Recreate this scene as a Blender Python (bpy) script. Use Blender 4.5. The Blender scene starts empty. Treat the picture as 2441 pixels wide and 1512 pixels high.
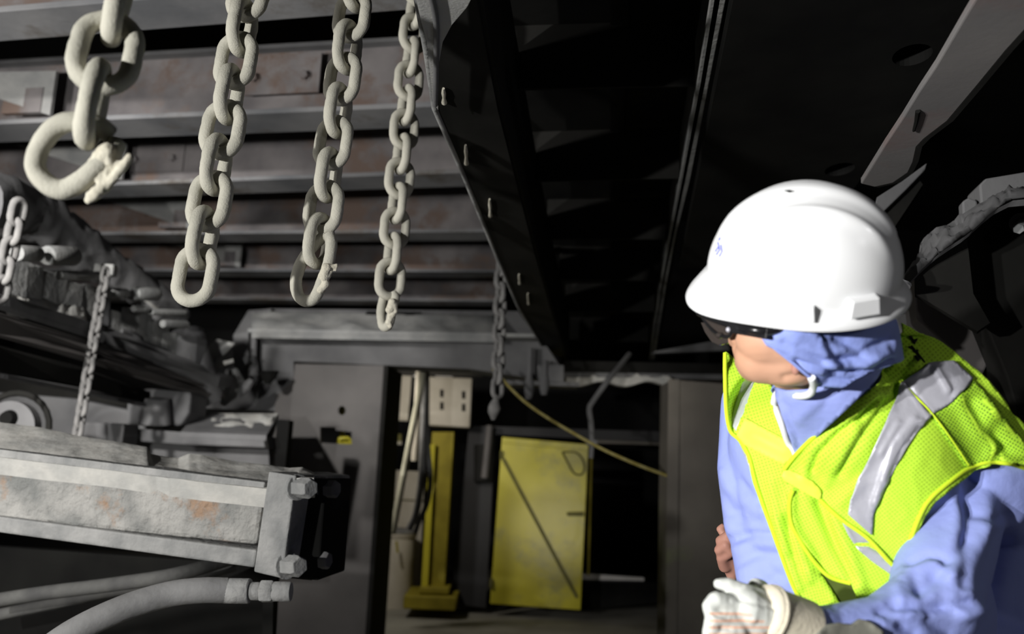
import bpy, bmesh, math, random
import numpy as np
from mathutils import Vector, Matrix, noise, geometry
from mathutils.bvhtree import BVHTree
random.seed(7)
SC = bpy.context.scene
COL = SC.collection
PI = math.pi
# ------------------------------------------------------------------ camera
F = 2034.2; ZC = 1.35; PITCH = math.radians(10); ROLL = math.radians(2.5)
CAM = Vector((0, 0, ZC))
fw = Vector((0, math.cos(PITCH), math.sin(PITCH)))
r0 = Vector((1, 0, 0)); u0 = Vector((0, -math.sin(PITCH), math.cos(PITCH)))
RT = r0 * math.cos(ROLL) + u0 * math.sin(ROLL)
UP = u0 * math.cos(ROLL) - r0 * math.sin(ROLL)
cd = bpy.data.cameras.new('camera'); cam = bpy.data.objects.new('camera', cd); COL.objects.link(cam)
cd.sensor_width = 36; cd.lens = 36 * F / 2441; cd.clip_start = 0.05
cam.matrix_world = Matrix(((RT.x, UP.x, -fw.x, 0), (RT.y, UP.y, -fw.y, 0), (RT.z, UP.z, -fw.z, ZC), (0, 0, 0, 1)))
cd.dof.use_dof = True; cd.dof.focus_distance = 1.78; cd.dof.aperture_fstop = 2.6
SC.camera = cam

def ray(px, py):
    return fw + RT * ((px - 1220.5) / F) - UP * ((py - 756) / F)
def P(px, py, d): return CAM + ray(px, py) * d
def PZ(px, py, z):
    r = ray(px, py); return CAM + r * ((z - ZC) / r.z)
def toPx(p):
    v = p - CAM; d = v.dot(fw)
    return 1220.5 + v.dot(RT) / d * F, 756 - v.dot(UP) / d * F, d
def S(rpx, d): return rpx * d / F

# ------------------------------------------------------------------ world, lamps and added fill spots
w = bpy.data.worlds.new('world'); SC.world = w; w.use_nodes = True
w.node_tree.nodes['Background'].inputs[0].default_value = (0.75, 0.85, 1, 1)
w.node_tree.nodes['Background'].inputs[1].default_value = 0.02
def spot(name, loc, target, energy, size_deg, radius, color, blend=.5):
    l = bpy.data.lights.new(name, 'SPOT'); l.energy = energy; l.spot_size = math.radians(size_deg)
    l.spot_blend = blend; l.shadow_soft_size = radius; l.color = color
    o = bpy.data.objects.new(name, l); COL.objects.link(o); o.location = loc
    o.rotation_euler = (Vector(target) - Vector(loc)).to_track_quat('-Z', 'Y').to_euler()
    return o
spot('work_lamp', (-1.7, -0.25, 1.45), (0.0, 2.3, 1.7), 235, 130, .03, (1, 0.985, .95), .6)
spot('worker_fill', (-1.4, -0.4, 1.47), (.72, 1.4, 1.4), 260, 42, .03, (1, 0.985, .97), .6)  # added spot that brightens the worker, not a seen source
spot('side_lamp', (2.6, -0.9, 2.3), (.8, 1.3, 1.5), 26, 40, .05, (1, .98, 1), .6)
spot('hall_fill', (-3.2, 0.6, 1.7), (-0.9, 6, 2.3), 330, 105, .15, (1, .97, .93), .8)  # added off-frame fill for the background
spot('conveyor_fill', (-2.3, .6, 2.5), (-2.1, 4.2, 2.15), 760, 36, .06, (1, .97, .93), .7)  # added spot that lifts the dark left machinery
spot('door_fill', (1.0, 3.4, 2.3), (.5, 8.2, 1.4), 120, 26, .12, (1, .95, .85), .9)  # added fill, since the key light fades before the door
spot('door_hotspot_fill', (.71, 3.4, .56), (.5, 8.2, .85), 95, 15, .2, (1, .95, .85), .9)  # added low spot placed to mirror a hot patch on the door
spot('bay_lamp', (-1.3, 6.75, 2.0), (-1.0, 8.5, .8), 48, 140, .12, (1, .93, .82), .8)
SC.view_settings.view_transform = 'Standard'; SC.view_settings.look = 'None'
SC.view_settings.exposure = 0.0; SC.view_settings.gamma = 1; SC.view_settings.use_curve_mapping = False

# ------------------------------------------------------------------ materials
def nodes(name):
    m = bpy.data.materials.new(name); m.use_nodes = True
    nt = m.node_tree; b = nt.nodes['Principled BSDF']
    return m, nt, b
def mat(name, c1, c2=None, c3=None, scale=6, rough=.8, metal=0, bump=.3, bscale=60, bdist=.004, spec=.3, c3amt=.55, detail=6):
    m, nt, b = nodes(name); N = nt.nodes; L = nt.links
    tc = N.new('ShaderNodeTexCoord')
    n1 = N.new('ShaderNodeTexNoise'); n1.inputs['Scale'].default_value = scale; n1.inputs['Detail'].default_value = detail
    L.new(tc.outputs['Object'], n1.inputs['Vector'])
    cr = N.new('ShaderNodeValToRGB'); e = cr.color_ramp.elements
    e[0].position = .35; e[0].color = (*c1, 1); e[1].position = .65; e[1].color = (*(c2 or c1), 1)
    L.new(n1.outputs['Fac'], cr.inputs[0]); out = cr.outputs[0]
    if c3:
        n3 = N.new('ShaderNodeTexNoise'); n3.inputs['Scale'].default_value = scale * .55; n3.inputs['Detail'].default_value = 8
        n3.inputs['Roughness'].default_value = .7
        mp = N.new('ShaderNodeMapping'); mp.inputs['Location'].default_value = (3.1, 7.7, 1.3); L.new(tc.outputs['Object'], mp.inputs[0]); L.new(mp.outputs[0], n3.inputs['Vector'])
        c = N.new('ShaderNodeValToRGB'); c.color_ramp.elements[0].position = c3amt - .04; c.color_ramp.elements[1].position = c3amt + .06
        L.new(n3.outputs['Fac'], c.inputs[0])
        mx = N.new('ShaderNodeMixRGB'); mx.inputs['Color2'].default_value = (*c3, 1); L.new(c.outputs[0], mx.inputs[0]); L.new(out, mx.inputs['Color1']); out = mx.outputs[0]
    L.new(out, b.inputs['Base Color'])
    b.inputs['Roughness'].default_value = rough; b.inputs['Metallic'].default_value = metal
    b.inputs['Specular IOR Level'].default_value = spec
    if bump:
        nb = N.new('ShaderNodeTexNoise'); nb.inputs['Scale'].default_value = bscale; nb.inputs['Detail'].default_value = 8
        L.new(tc.outputs['Object'], nb.inputs['Vector'])
        bp = N.new('ShaderNodeBump'); bp.inputs['Strength'].default_value = bump; bp.inputs['Distance'].default_value = bdist
        L.new(nb.outputs['Fac'], bp.inputs['Height']); L.new(bp.outputs[0], b.inputs['Normal'])
    return m
MT = {}
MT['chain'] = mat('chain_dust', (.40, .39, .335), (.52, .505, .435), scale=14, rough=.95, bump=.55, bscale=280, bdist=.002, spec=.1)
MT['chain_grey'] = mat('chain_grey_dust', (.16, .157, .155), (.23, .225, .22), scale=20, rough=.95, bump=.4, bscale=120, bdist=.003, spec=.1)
MT['slag'] = mat('slag', (.52, .49, .40), (.68, .65, .55), scale=30, rough=.9, bump=.7, bscale=150, bdist=.004, spec=.15)
MT['beam'] = mat('beam_dusty_rust', (.115, .108, .112), (.22, .205, .205), (.155, .115, .098), scale=3.5, rough=.95, spec=.08, bump=.5, bscale=25, bdist=.006, c3amt=.53)
MT['flange'] = mat('flange_dust', (.15, .155, .165), (.25, .25, .255), (.13, .115, .10), scale=2.5, rough=.95, bump=.3, bscale=30, bdist=.004, spec=.08, c3amt=.58)
MT['steel'] = mat('dusty_steel', (.10, .10, .104), (.17, .17, .173), scale=3, rough=.85, bump=.4, bscale=30, bdist=.004)
MT['steel_l'] = mat('pale_dusty_steel', (.23, .235, .235), (.35, .35, .34), scale=6, rough=.95, bump=.7, bscale=50, bdist=.006)
MT['cyl'] = mat('cylinder_body_dust', (.17, .175, .17), (.34, .335, .32), (.29, .20, .14), scale=9, rough=.95, bump=1, bscale=34, bdist=.016, c3amt=.60, detail=9)
MT['cyl2'] = mat('cylinder_plate_dust', (.19, .195, .195), (.31, .31, .305), scale=11, rough=.95, bump=.7, bscale=45, bdist=.008)
MT['gusset'] = mat('lit_gusset_grey', (.40, .40, .39), (.48, .48, .47), scale=8, rough=.95, bump=.5, bscale=160, bdist=.002, spec=.1)
MT['strut'] = mat('smooth_grey_strut', (.16, .155, .155), (.21, .20, .195), (.19, .15, .145), scale=3, rough=.8, bump=.15, bscale=60, bdist=.002, spec=.15)
MT['dust'] = mat('loose_dust', (.40, .40, .385), (.52, .51, .48), scale=12, rough=1, bump=.6, bscale=30, bdist=.006, spec=.05)
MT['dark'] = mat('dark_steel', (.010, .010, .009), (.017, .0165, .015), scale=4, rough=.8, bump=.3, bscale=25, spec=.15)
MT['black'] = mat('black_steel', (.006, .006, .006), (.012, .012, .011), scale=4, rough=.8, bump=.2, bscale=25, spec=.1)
MT['post'] = mat('dark_brown_column', (.085, .079, .077), (.115, .107, .103), scale=3, rough=.6, bump=.2, bscale=30)
MT['pillar'] = mat('grimy_pillar', (.11, .10, .088), (.17, .155, .135), (.19, .2, .12), scale=2.2, rough=.8, bump=.3, bscale=20, c3amt=.6)
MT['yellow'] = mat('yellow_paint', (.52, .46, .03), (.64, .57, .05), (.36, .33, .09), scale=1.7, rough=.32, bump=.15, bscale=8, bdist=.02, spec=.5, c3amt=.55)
MT['yellowd'] = mat('dark_yellow_paint', (.22, .18, .015), (.36, .30, .03), scale=4, rough=.6, bump=.2)  # darker yellow than the door paint
MT['seam'] = mat('dark_yellow_seam', (.12, .11, .03), (.16, .15, .04), scale=6, rough=.7, bump=.1)
MT['beige'] = mat('beige_enamel', (.5, .46, .38), (.62, .58, .5), scale=4, rough=.7, bump=.1)
MT['cream'] = mat('cream_hose_rubber', (.45, .44, .34), (.55, .54, .42), scale=10, rough=.8, bump=.2)
MT['greyhose'] = mat('grey_hose_rubber', (.17, .17, .17), (.25, .25, .25), scale=10, rough=.85, bump=.4)
MT['rearhose'] = mat('dark_hose_rubber', (.07, .07, .07), (.12, .12, .115), scale=10, rough=.85, bump=.4)  # darker grey than the front hose
MT['concrete'] = mat('dusty_concrete', (.2, .19, .16), (.32, .31, .27), scale=1.6, rough=.95, bump=.3, bscale=12)
MT['wall'] = mat('dark_wall', (.012, .012, .012), (.02, .02, .02), scale=1, rough=.9, bump=.2)  # near-black tone for walls and ceiling
MT['dimwall'] = mat('grey_partition', (.035, .035, .037), (.05, .05, .052), scale=1, rough=.8, bump=.2)
MT['white'] = mat('white_strip', (.8, .78, .76), (.9, .88, .86), scale=8, rough=.6, bump=.1)
MT['olive'] = mat('rope_yellow', (.26, .21, .05), (.34, .30, .12), scale=30, rough=.8, bump=.3)

# ------------------------------------------------------------------ mesh helpers
class MB:
    def __init__(s): s.v = []; s.f = []
    def add(s, vs, fs):
        n = len(s.v); s.v += [Vector(v) for v in vs]; s.f += [tuple(i + n for i in f) for f in fs]; return s
    def prism(s, pts, vec):
        vec = Vector(vec); n = len(pts); a = [Vector(p) for p in pts]; b = [p + vec for p in a]
        fs = [tuple(range(n)), tuple(range(2 * n - 1, n - 1, -1))]
        fs += [(i, i + n, (i + 1) % n + n, (i + 1) % n) for i in range(n)]
        # orientation
        nrm = geometry.normal(a) if n > 2 else Vector((0, 0, 1))
        if nrm.dot(vec) > 0: fs = [tuple(reversed(f)) for f in fs]
        return s.add(a + b, fs)
    def box(s, c, size, R=None):
        c = Vector(c); hx, hy, hz = [k / 2 for k in size]
        R = R or Matrix.Identity(3)
        vs = [c + R @ Vector((x, y, z)) for x in (-hx, hx) for y in (-hy, hy) for z in (-hz, hz)]
        return s.add(vs, [(0, 1, 3, 2), (4, 6, 7, 5), (0, 4, 5, 1), (2, 3, 7, 6), (0, 2, 6, 4), (1, 5, 7, 3)])
    def beam(s, A, B, prof, up=(0, 0, 1)):
        A = Vector(A); B = Vector(B); d = (B - A).normalized(); up = Vector(up)
        side = d.cross(up).normalized(); u = side.cross(d).normalized()
        pts = [A + side * x + u * y for x, y in prof]
        return s.prism(pts, B - A)
    def bar(s, A, B, w, h, up=(0, 0, 1)):
        return s.beam(A, B, [(-w / 2, -h / 2), (w / 2, -h / 2), (w / 2, h / 2), (-w / 2, h / 2)], up)
    def tube(s, pts, r, n=12, closed=False, caps=True):
        pts = [Vector(p) for p in pts]; m = len(pts); rs = r if hasattr(r, '__len__') else [r] * m
        T = []
        for i in range(m):
            a = pts[(i - 1) % m] if (closed or i > 0) else pts[i]; b = pts[(i + 1) % m] if (closed or i < m - 1) else pts[i]
            T.append((b - a).normalized())
        nv = T[0].orthogonal().normalized(); vs = []
        for i in range(m):
            nv = (nv - T[i] * nv.dot(T[i])).normalized(); bn = T[i].cross(nv)
            for k in range(n):
                a = 2 * PI * k / n; vs.append(pts[i] + (nv * math.cos(a) + bn * math.sin(a)) * rs[i])
        fs = []
        for i in range(m if closed else m - 1):
            j = (i + 1) % m
            for k in range(n):
                k2 = (k + 1) % n; fs.append((i * n + k, i * n + k2, j * n + k2, j * n + k))
        if not closed and caps: fs += [tuple(range(n - 1, -1, -1)), tuple(range((m - 1) * n, m * n))]
        return s.add(vs, fs)
    def cyl(s, A, B, r1, r2=None, n=24): return s.tube([A, B], [r1, r1 if r2 is None else r2], n)
    def ball(s, c, r, n=12, sc=(1, 1, 1), R=None):
        c = Vector(c); vs = []; fs = []; R = R or Matrix.Identity(3)
        for i in range(n + 1):
            t = PI * i / n
            for k in range(2 * n):
                a = PI * k / n; vs.append(c + R @ Vector((r * sc[0] * math.sin(t) * math.cos(a), r * sc[1] * math.sin(t) * math.sin(a), r * sc[2] * math.cos(t))))
        for i in range(n):
            for k in range(2 * n):
                k2 = (k + 1) % (2 * n); fs.append((i * 2 * n + k, (i + 1) * 2 * n + k, (i + 1) * 2 * n + k2, i * 2 * n + k2))
        return s.add(vs, fs)
    def mesh(s, name, weld=False, smooth=None):
        me = bpy.data.meshes.new(name); me.from_pydata(s.v, [], s.f); me.validate(); 
        if weld:
            bm = bmesh.new(); bm.from_mesh(me); bmesh.ops.remove_doubles(bm, verts=bm.verts, dist=1e-5)
            bmesh.ops.recalc_face_normals(bm, faces=bm.faces); bm.to_mesh(me); bm.free()
        if smooth: shade(me, smooth)
        return me
def shade(me, ang=40):
    me.shade_smooth()
    bm = bmesh.new(); bm.from_mesh(me)
    for e in bm.edges:
        if len(e.link_faces) == 2 and e.calc_face_angle(0) > math.radians(ang): e.smooth = False
    bm.to_mesh(me); bm.free()
def root(name, label, cat, loc, group=None):
    o = bpy.data.objects.new(name, None); COL.objects.link(o); o.location = loc; o.empty_display_size = .05
    o['label'] = label; o['category'] = cat
    if group: o['group'] = group
    return o
def obj(name, mb, m, parent=None, label=None, cat=None, group=None, smooth=None, bevel=0, weld=False, kind=None, wloc=None, uneven=0):
    me = mb if isinstance(mb, bpy.types.Mesh) else mb.mesh(name, weld, None)
    if smooth: shade(me, smooth)
    o = bpy.data.objects.new(name, me); COL.objects.link(o)
    if m and not me.materials: me.materials.append(MT[m] if isinstance(m, str) else m)
    if parent:
        o.parent = parent; w0 = Vector((0, 0, 0)); q = parent
        while q: w0 += q.location; q = q.parent
        o.location = -w0
    if label: o['label'] = label
    if cat: o['category'] = cat
    if group: o['group'] = group
    if kind: o['kind'] = kind
    if bevel:
        b = o.modifiers.new('bevel', 'BEVEL'); b.width = bevel; b.segments = 2; b.limit_method = 'ANGLE'
    return o
def hexbolt(A, B, r, washer=True):
    mb = MB(); A = Vector(A); B = Vector(B); d = (B - A)
    mb.tube([A, A + d * .85, B], [r, r, r * .82], 6)
    if washer: mb.tube([A - d * .05, A + d * .12], [r * 1.25] * 2, 20)
    return mb
def plate(outer, holes, vec):
    """flat plate with real holes, extruded along vec"""
    vec = Vector(vec); loops = [[Vector(p) for p in outer]] + [[Vector(p) for p in h] for h in holes]
    tris = geometry.tessellate_polygon(loops); flat = [p for l in loops for p in l]; n = len(flat)
    mb = MB(); vs = flat + [p + vec for p in flat]
    fs = [tuple(t) for t in tris] + [tuple(i + n for i in reversed(t)) for t in tris]; o = 0
    for l in loops:
        m = len(l)
        fs += [(o + i, o + (i + 1) % m, o + (i + 1) % m + n, o + i + n) for i in range(m)]; o += m
    mb.add(vs, fs)
    me = mb.mesh('plate'); bm = bmesh.new(); bm.from_mesh(me); bmesh.ops.recalc_face_normals(bm, faces=bm.faces); bm.to_mesh(me); bm.free()
    return me
def gridlump(rows, amp, scale, thick=None, seed=0):
    """rows: list of equal-length rows of points -> a lumpy sheet closed below by vec thick"""
    m = len(rows); n = len(rows[0]); vs = []; fs = []
    for i, r in enumerate(rows):
        for j, p in enumerate(r):
            e = 1 if 0 < i < m - 1 and 0 < j < n - 1 else 0
            q = Vector(p) * scale + Vector((seed, seed * 2, 0)); vs.append(Vector(p) + Vector((0, 0, amp * e * (noise.fractal(q, 1, 2, 4) + .3))))
    fs = [(i * n + j, i * n + j + 1, (i + 1) * n + j + 1, (i + 1) * n + j) for i in range(m - 1) for j in range(n - 1)]
    mb = MB()
    if thick:
        t = Vector(thick); N0 = len(vs); vs += [v + t for v in vs]
        fs += [tuple(reversed([k + N0 for k in f])) for f in fs]
        ring = [j for j in range(n)] + [i * n + n - 1 for i in range(1, m)] + [(m - 1) * n + j for j in range(n - 2, -1, -1)] + [i * n for i in range(m - 2, 0, -1)]
        fs += [(ring[k], ring[(k + 1) % len(ring)], ring[(k + 1) % len(ring)] + N0, ring[k] + N0) for k in range(len(ring))]
    mb.add(vs, fs); return mb
def lerp(a, b, t): return a + (b - a) * t
def pathpt(pts, t):
    """pts: list of tuples; t in 0..1 by index"""
    k = t * (len(pts) - 1); i = min(int(k), len(pts) - 2); f = k - i
    return tuple(lerp(a, b, f) for a, b in zip(pts[i], pts[i + 1]))
def smoothpath(pts, n=40):
    P_ = [Vector(p) for p in pts]; out = []
    P_ = [P_[0] * 2 - P_[1]] + P_ + [P_[-1] * 2 - P_[-2]]
    for i in range(1, len(P_) - 2):
        for k in range(n):
            t = k / n; a, b, c, d = P_[i - 1:i + 3]
            out.append(.5 * ((2 * b) + (-a + c) * t + (2 * a - 5 * b + 4 * c - d) * t * t + (-a + 3 * b - 3 * c + d) * t ** 3))
    out.append(P_[-2]); return out
# ------------------------------------------------------------------ setting
def struct(name, mb, m): return obj(name, mb, m, kind='structure')
struct('floor', MB().box((0, 5, -.05), (14, 18, .1)), 'concrete')
struct('ceiling', MB().box((0, 5, 5.05), (14, 18, .1)), 'wall')
struct('wall_left', MB().box((-7.05, 5, 2.5), (.1, 18, 5)), 'wall')
struct('wall_right', MB().box((7.05, 5, 2.5), (.1, 18, 5)), 'wall')
struct('wall_back', MB().box((0, 12.05, 2.5), (14, .1, 5)), 'wall')
struct('wall_front', MB().box((0, -4.05, 2.5), (14, .1, 5)), 'wall')

# ------------------------------------------------------------------ overhead cross beams
ZB = 2.95
beams = [((-60, 97), (1180, 0), 'nearest and largest, its pale flange running along the top left'),
         ((-60, 337), (1180, 292), 'second from the camera, behind the largest chain'),
         ((-60, 478), (1180, 438), 'third from the camera, behind the cut link of the blurred chain'),
         ((-60, 577), (1190, 570), 'fourth from the camera, with a brown rusty web'),
         ((-60, 655), (1200, 660), 'fifth from the camera, level with the lowest links of the long chains'),
         ((-60, 716), (1200, 727), 'farthest, just above the heavy crossbeam')]
for k, (a, b, lab) in enumerate(beams):
    A = PZ(*a, ZB); B = PZ(*b, ZB); d = (B - A).normalized(); back = Vector((-d.y, d.x, 0))
    if back.y < 0: back = -back
    wf = .23 if k else .2
    A2 = A - d * (1.2); B2 = B
    t = root('steel_beam', 'rust-patched dusty steel roof beam, ' + lab, 'beam', A2, 'steel beams across the ceiling')
    mid = -back * wf / 2
    h = .34
    obj('web', MB().bar(A2 + mid + Vector((0, 0, h / 2 + .012)), B2 + mid + Vector((0, 0, h / 2 + .012)), .014, h), 'beam', t)
    obj('bottom_flange', MB().bar(A2 + mid, B2 + mid, wf, .024), 'flange', t, bevel=.003)
    obj('top_flange', MB().bar(A2 + mid + Vector((0, 0, h + .02)), B2 + mid + Vector((0, 0, h + .02)), wf * .5, .02), 'steel', t)
    # splice plate bolted on web and triangular brackets behind
    if k in (1, 2, 3):
        c = (A * .45 + B * .55) if k == 1 else (A * .6 + B * .4)
        if k == 1: c = PZ(690, 297, ZB)
        c = c - back * (wf / 2 + .012) + Vector((0, 0, .2))
        pl = obj('splice_plate', MB().bar(c - d * .2, c + d * .2, .012, .2), 'beam', t, bevel=.002)
        for s_ in (-.13, .13):
            q = c + d * s_ - back * .006
            obj('bolt', hexbolt(q + Vector((0, 0, -.02)), q - back * .03 + Vector((0, 0, -.02)), .022), 'beam', pl)
    if k in (1, 2, 3, 4):
        xx = {1: 150, 2: 400, 3: 570, 4: 690}[k]; yy = {1: 240, 2: 430, 3: 550, 4: 640}[k]
        q = PZ(xx, yy + 60, ZB); q = A + d * (q - A).dot(d)
        q = q - back * wf
        g = MB().prism([q + Vector((0, 0, .02)), q + Vector((0, 0, .2)), q - d * .02 - back * .7 + Vector((0, 0, .2))], d * .015)
        obj('gusset', MB().prism([q + Vector((0, 0, .015)), q + d * .0 + Vector((0, 0, .25)), q - d * .75 - back * .05 + Vector((0, 0, .25))], -back * .02), 'steel_l', t)
        q2 = q - d * .05
        obj('lug', MB().prism([q2 + Vector((0, 0, .03)), q2 + Vector((0, 0, .16)), q2 - d * .22 + Vector((0, 0, .16)), q2 - d * .22 + Vector((0, 0, .03))], -back * .03), 'beam', t)

# ------------------------------------------------------------------ heavy crossbeam on the columns
DX = 6.0
t = root('crossbeam', 'heavy grey steel crossbeam with dust lying along its ledge, resting on the dark column', 'beam', P(950, 885, DX))
def q(px, py, d=DX): return P(px, py, d)
obj('web', MB().prism([q(592, 795), q(1290, 805), q(1340, 880), q(1345, 915), q(1290, 905), q(1120, 880), q(700, 862), q(700, 900), q(560, 905), q(556, 830)], (0, .3, 0)), 'steel', t, bevel=.004)
obj('ledge', MB().prism([q(590, 783, 5.8), q(1280, 796, 5.8), q(1280, 805, 5.8), q(590, 793, 5.8)], (0, .5, 0)), 'steel_l', t, bevel=.004)
obj('upper_plate', MB().prism([q(640, 736, 6.25), q(1235, 742, 6.25), q(1275, 800, 6.1), q(590, 790, 6.1)], (0, .12, .02)), 'steel', t)
rows = []
for i in range(9):
    rows.append([P(lerp(600, 1180, j / 50), lerp(lerp(742, 752, j / 50), lerp(784, 795, j / 50), i / 8), lerp(6.1, 5.8, i / 8)) for j in range(51)])
obj('dust_ridge', gridlump(rows, .03, 5, (0, .02, -.06), 3), 'steel_l', t, smooth=60)
obj('recess', MB().prism([q(875, 742, 6.08), q(1005, 744, 6.08), q(1003, 756, 6.06), q(868, 754, 6.06)], (0, .05, 0)), 'black', t)
for (x, y0, y1) in ((606, 800, 905), (1264, 830, 935), (1300, 860, 925)):
    c = q(x, y0, 5.9); e = q(x - 3, y1, 5.9)
    h_ = obj('hanger_rod', MB().cyl(c, e, .02), 'steel', t, smooth=40)
    obj('clamp', MB().tube([e + Vector((0, 0, .13)), e + Vector((0, 0, .07)), e + Vector((0, 0, .0)), e - Vector((0, 0, .05))], [.02, .034, .034, .02], 10), 'steel', h_, smooth=30)
obj('end_block', MB().prism([q(1280, 870, 5.9), q(1345, 870, 5.9), q(1345, 918, 5.9), q(1285, 912, 5.9)], (0, .2, 0)), 'steel', t, bevel=.01)
obj('foot_strip', MB().prism([q(1195, 906, 5.9), q(1382, 912, 5.9), q(1380, 922, 5.9), q(1200, 916, 5.9)], (0, .2, 0)), 'steel', t)
obj('end_plate', MB().prism([q(556, 800, 5.95), q(592, 740, 6.1), q(650, 736, 6.1), q(592, 790, 5.95), q(592, 862, 5.95), q(556, 905, 5.95)], (0, .08, 0)), 'steel', t)
# rear lintel running to the right behind
t = root('lintel_beam', 'dark steel lintel with a rough torn lower edge, running right from the crossbeam to the pillar', 'beam', P(1500, 890, 6.4))
obj('web', MB().prism([P(1345, 860, 6.4), P(1740, 868, 6.4), P(1740, 898, 6.4), P(1345, 893, 6.4)], (0, .3, 0)), 'dark', t)
obj('lower_flange', MB().prism([P(1340, 888, 6.3), P(1740, 893, 6.3), P(1740, 905, 6.3), P(1340, 900, 6.3)], (0, .3, 0)), 'steel', t)
obj('shelf', MB().prism([P(1560, 838, 6.2), P(1730, 808, 6.2), P(1740, 835, 6.2), P(1560, 842, 6.2)], (0, .1, 0)), 'steel', t)
rows = [[P(lerp(1350, 1600, j / 40), 900 + i * 5 + 6 * math.sin(j * .35) * i / 3, 6.25) + Vector((0, .0, 0)) for j in range(41)] for i in range(4)]
obj('torn_edge', gridlump(rows, .05, 9, (0, .05, -.005), 5), 'dust', t, smooth=60)

# ------------------------------------------------------------------ columns
t = root('steel_column', 'wide dark box column under the crossbeam with cut-out holes in its front', 'column', PZ(800, 1900, 0))
DP = 6.0
hp = lambda pts, d=DP: [P(x, y, d) for x, y in pts]
colbox = [P(703, 868, 6.0), P(925, 872, 6.0)]
fa, fb = P(703, 868, 6.0), P(925, 872, 6.0)
# vertical column: bottom corners straight down
fa2 = Vector((fa.x, fa.y, 0)); fb2 = Vector((fb.x, fb.y, 0))
def onface(px, py):
    n = (fb - fa).cross(Vector((0, 0, 1))).normalized(); r = ray(px, py)
    return CAM + r * ((fa - CAM).dot(n) / r.dot(n))
holes = [[onface(763, 1018), onface(763, 1056), onface(838, 1060), onface(838, 1030), onface(800, 1026), onface(800, 1018)],
         [onface(815 + 9 * math.cos(a), 979 + 11 * math.sin(a)) for a in [k * PI / 6 for k in range(12)]]]
obj('front_plate', plate([fa, fb, fb2, fa2], holes, (0, .03, 0)), 'post', t)
obj('side_plate', MB().prism([fb, fb2, fb2 + Vector((.04, .5, 0)), fb + Vector((.04, .5, 0))], (-.03, 0, 0)), 'dark', t)
obj('left_plate', MB().prism([fa, fa2, fa2 + Vector((-.1, .5, 0)), fa + Vector((-.1, .5, 0))], (.03, 0, 0)), 'post', t)
obj('left_flange', MB().prism([fa + Vector((-.13, .06, 0)), fa2 + Vector((-.13, .06, 0)), fa2 + Vector((-.01, .04, 0)), fa + Vector((-.01, .04, 0))], (0, .03, 0)), 'post', t)
t2 = root('yellow_handwheel', 'small yellow valve fitting glimpsed through the holes of the dark column', 'valve', P(820, 1055, 6.25))
obj('body', MB().cyl(P(805, 1052, 6.25), P(843, 1053, 6.3), .03), 'yellow', t2, smooth=40)
obj('handle', MB().tube([P(813, 1050, 6.22), P(811, 1045, 6.2), P(830, 1044, 6.2), P(836, 1050, 6.22)], .012), 'yellow', t2, smooth=40)
obj('stem', MB().cyl(P(816, 972, 6.2), P(815, 1050, 6.25), .018), 'yellow', t2, smooth=40)

pa, pb = P(1600, 905, 5.4), P(1745, 915, 5.4)
pa2 = Vector((pa.x, pa.y, 0)); pb2 = Vector((pb.x, pb.y, 0))
t = root('pillar', 'grimy dark pillar with greenish streaks at its top, behind the worker', 'pillar', pa2)
obj('shaft', MB().prism([pa, pb, pb2, pa2], (0, .4, 0)), 'pillar', t, bevel=.01)
obj('corner_angle', MB().prism([pa + Vector((-.02, -.01, 0)), pa + Vector((.05, -.01, 0)), pa2 + Vector((.05, -.01, 0)), pa2 + Vector((-.02, -.01, 0))], (0, .01, 0)), 'pillar', t)

# ------------------------------------------------------------------ far bay
DD = 8.1
da = P(1197, 1042, DD); db = P(1401, 1058, DD); zt = (da.z + db.z) / 2
def dp(px, py, dy=0):
    r = ray(px, py); n = Vector((0, 1, 0)); return CAM + r * ((da.y + dy - CAM.y) / r.y)
t = root('yellow_door', 'scuffed yellow steel door with a diagonal brace, standing in the dark back bay', 'door', dp(1280, 1460))
obj('leaf', MB().prism([dp(1197, 1042), dp(1403, 1060), dp(1384, 1455), dp(1168, 1440)], (0, .05, 0)), 'yellow', t, bevel=.006)
obj('top_rail', MB().prism([dp(1197, 1042, -.02), dp(1403, 1060, -.02), dp(1402, 1076, -.02), dp(1196, 1056, -.02)], (0, .03, 0)), 'yellow', t, bevel=.004)
obj('brace', MB().bar(dp(1200, 1095, -.015), dp(1375, 1425, -.015), .03, .012, up=(0, 1, 0)), 'seam', t, label='dark diagonal brace')
obj('latch', MB().prism([dp(1352, 1222, -.04), dp(1392, 1221, -.04), dp(1392, 1231, -.04), dp(1352, 1230, -.04)], (0, .05, 0)), 'seam', t, bevel=.003)
obj('wire_loop', MB().tube(smoothpath([dp(1340, 1078, -.02), dp(1375, 1080, -.02), dp(1392, 1105, -.02), dp(1388, 1130, -.02), dp(1368, 1128, -.02), dp(1352, 1100, -.02), dp(1340, 1078, -.02)], 8), .008, 6), 'seam', t)
obj('hinge', MB().cyl(dp(1196, 1075, -.02), dp(1195, 1095, -.02), .015), 'seam', t)
obj('hinge', MB().cyl(dp(1172, 1380, -.02), dp(1171, 1400, -.02), .015), 'seam', t)
t = root('partition', 'dark grey steel partition to the left of the yellow door', 'partition', dp(1130, 1450, .1))
obj('panel', MB().prism([dp(1118, 1015, .1), dp(1600, 1030, .1), dp(1600, 1056, .1), dp(1180, 1036, .1), dp(1158, 1450, .1), dp(1075, 1440, .1)], (0, .06, 0)), 'dimwall', t)
obj('conduit', MB().tube([dp(1168, 1015, 0), dp(1155, 1140, 0)], .035, 10), 'post', t, smooth=40)
obj('junction_box', MB().prism([dp(1130, 1060, .02), dp(1175, 1060, .02), dp(1170, 1150, .02), dp(1130, 1150, .02)], (0, .08, 0)), 'dark', t, bevel=.01)
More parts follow.
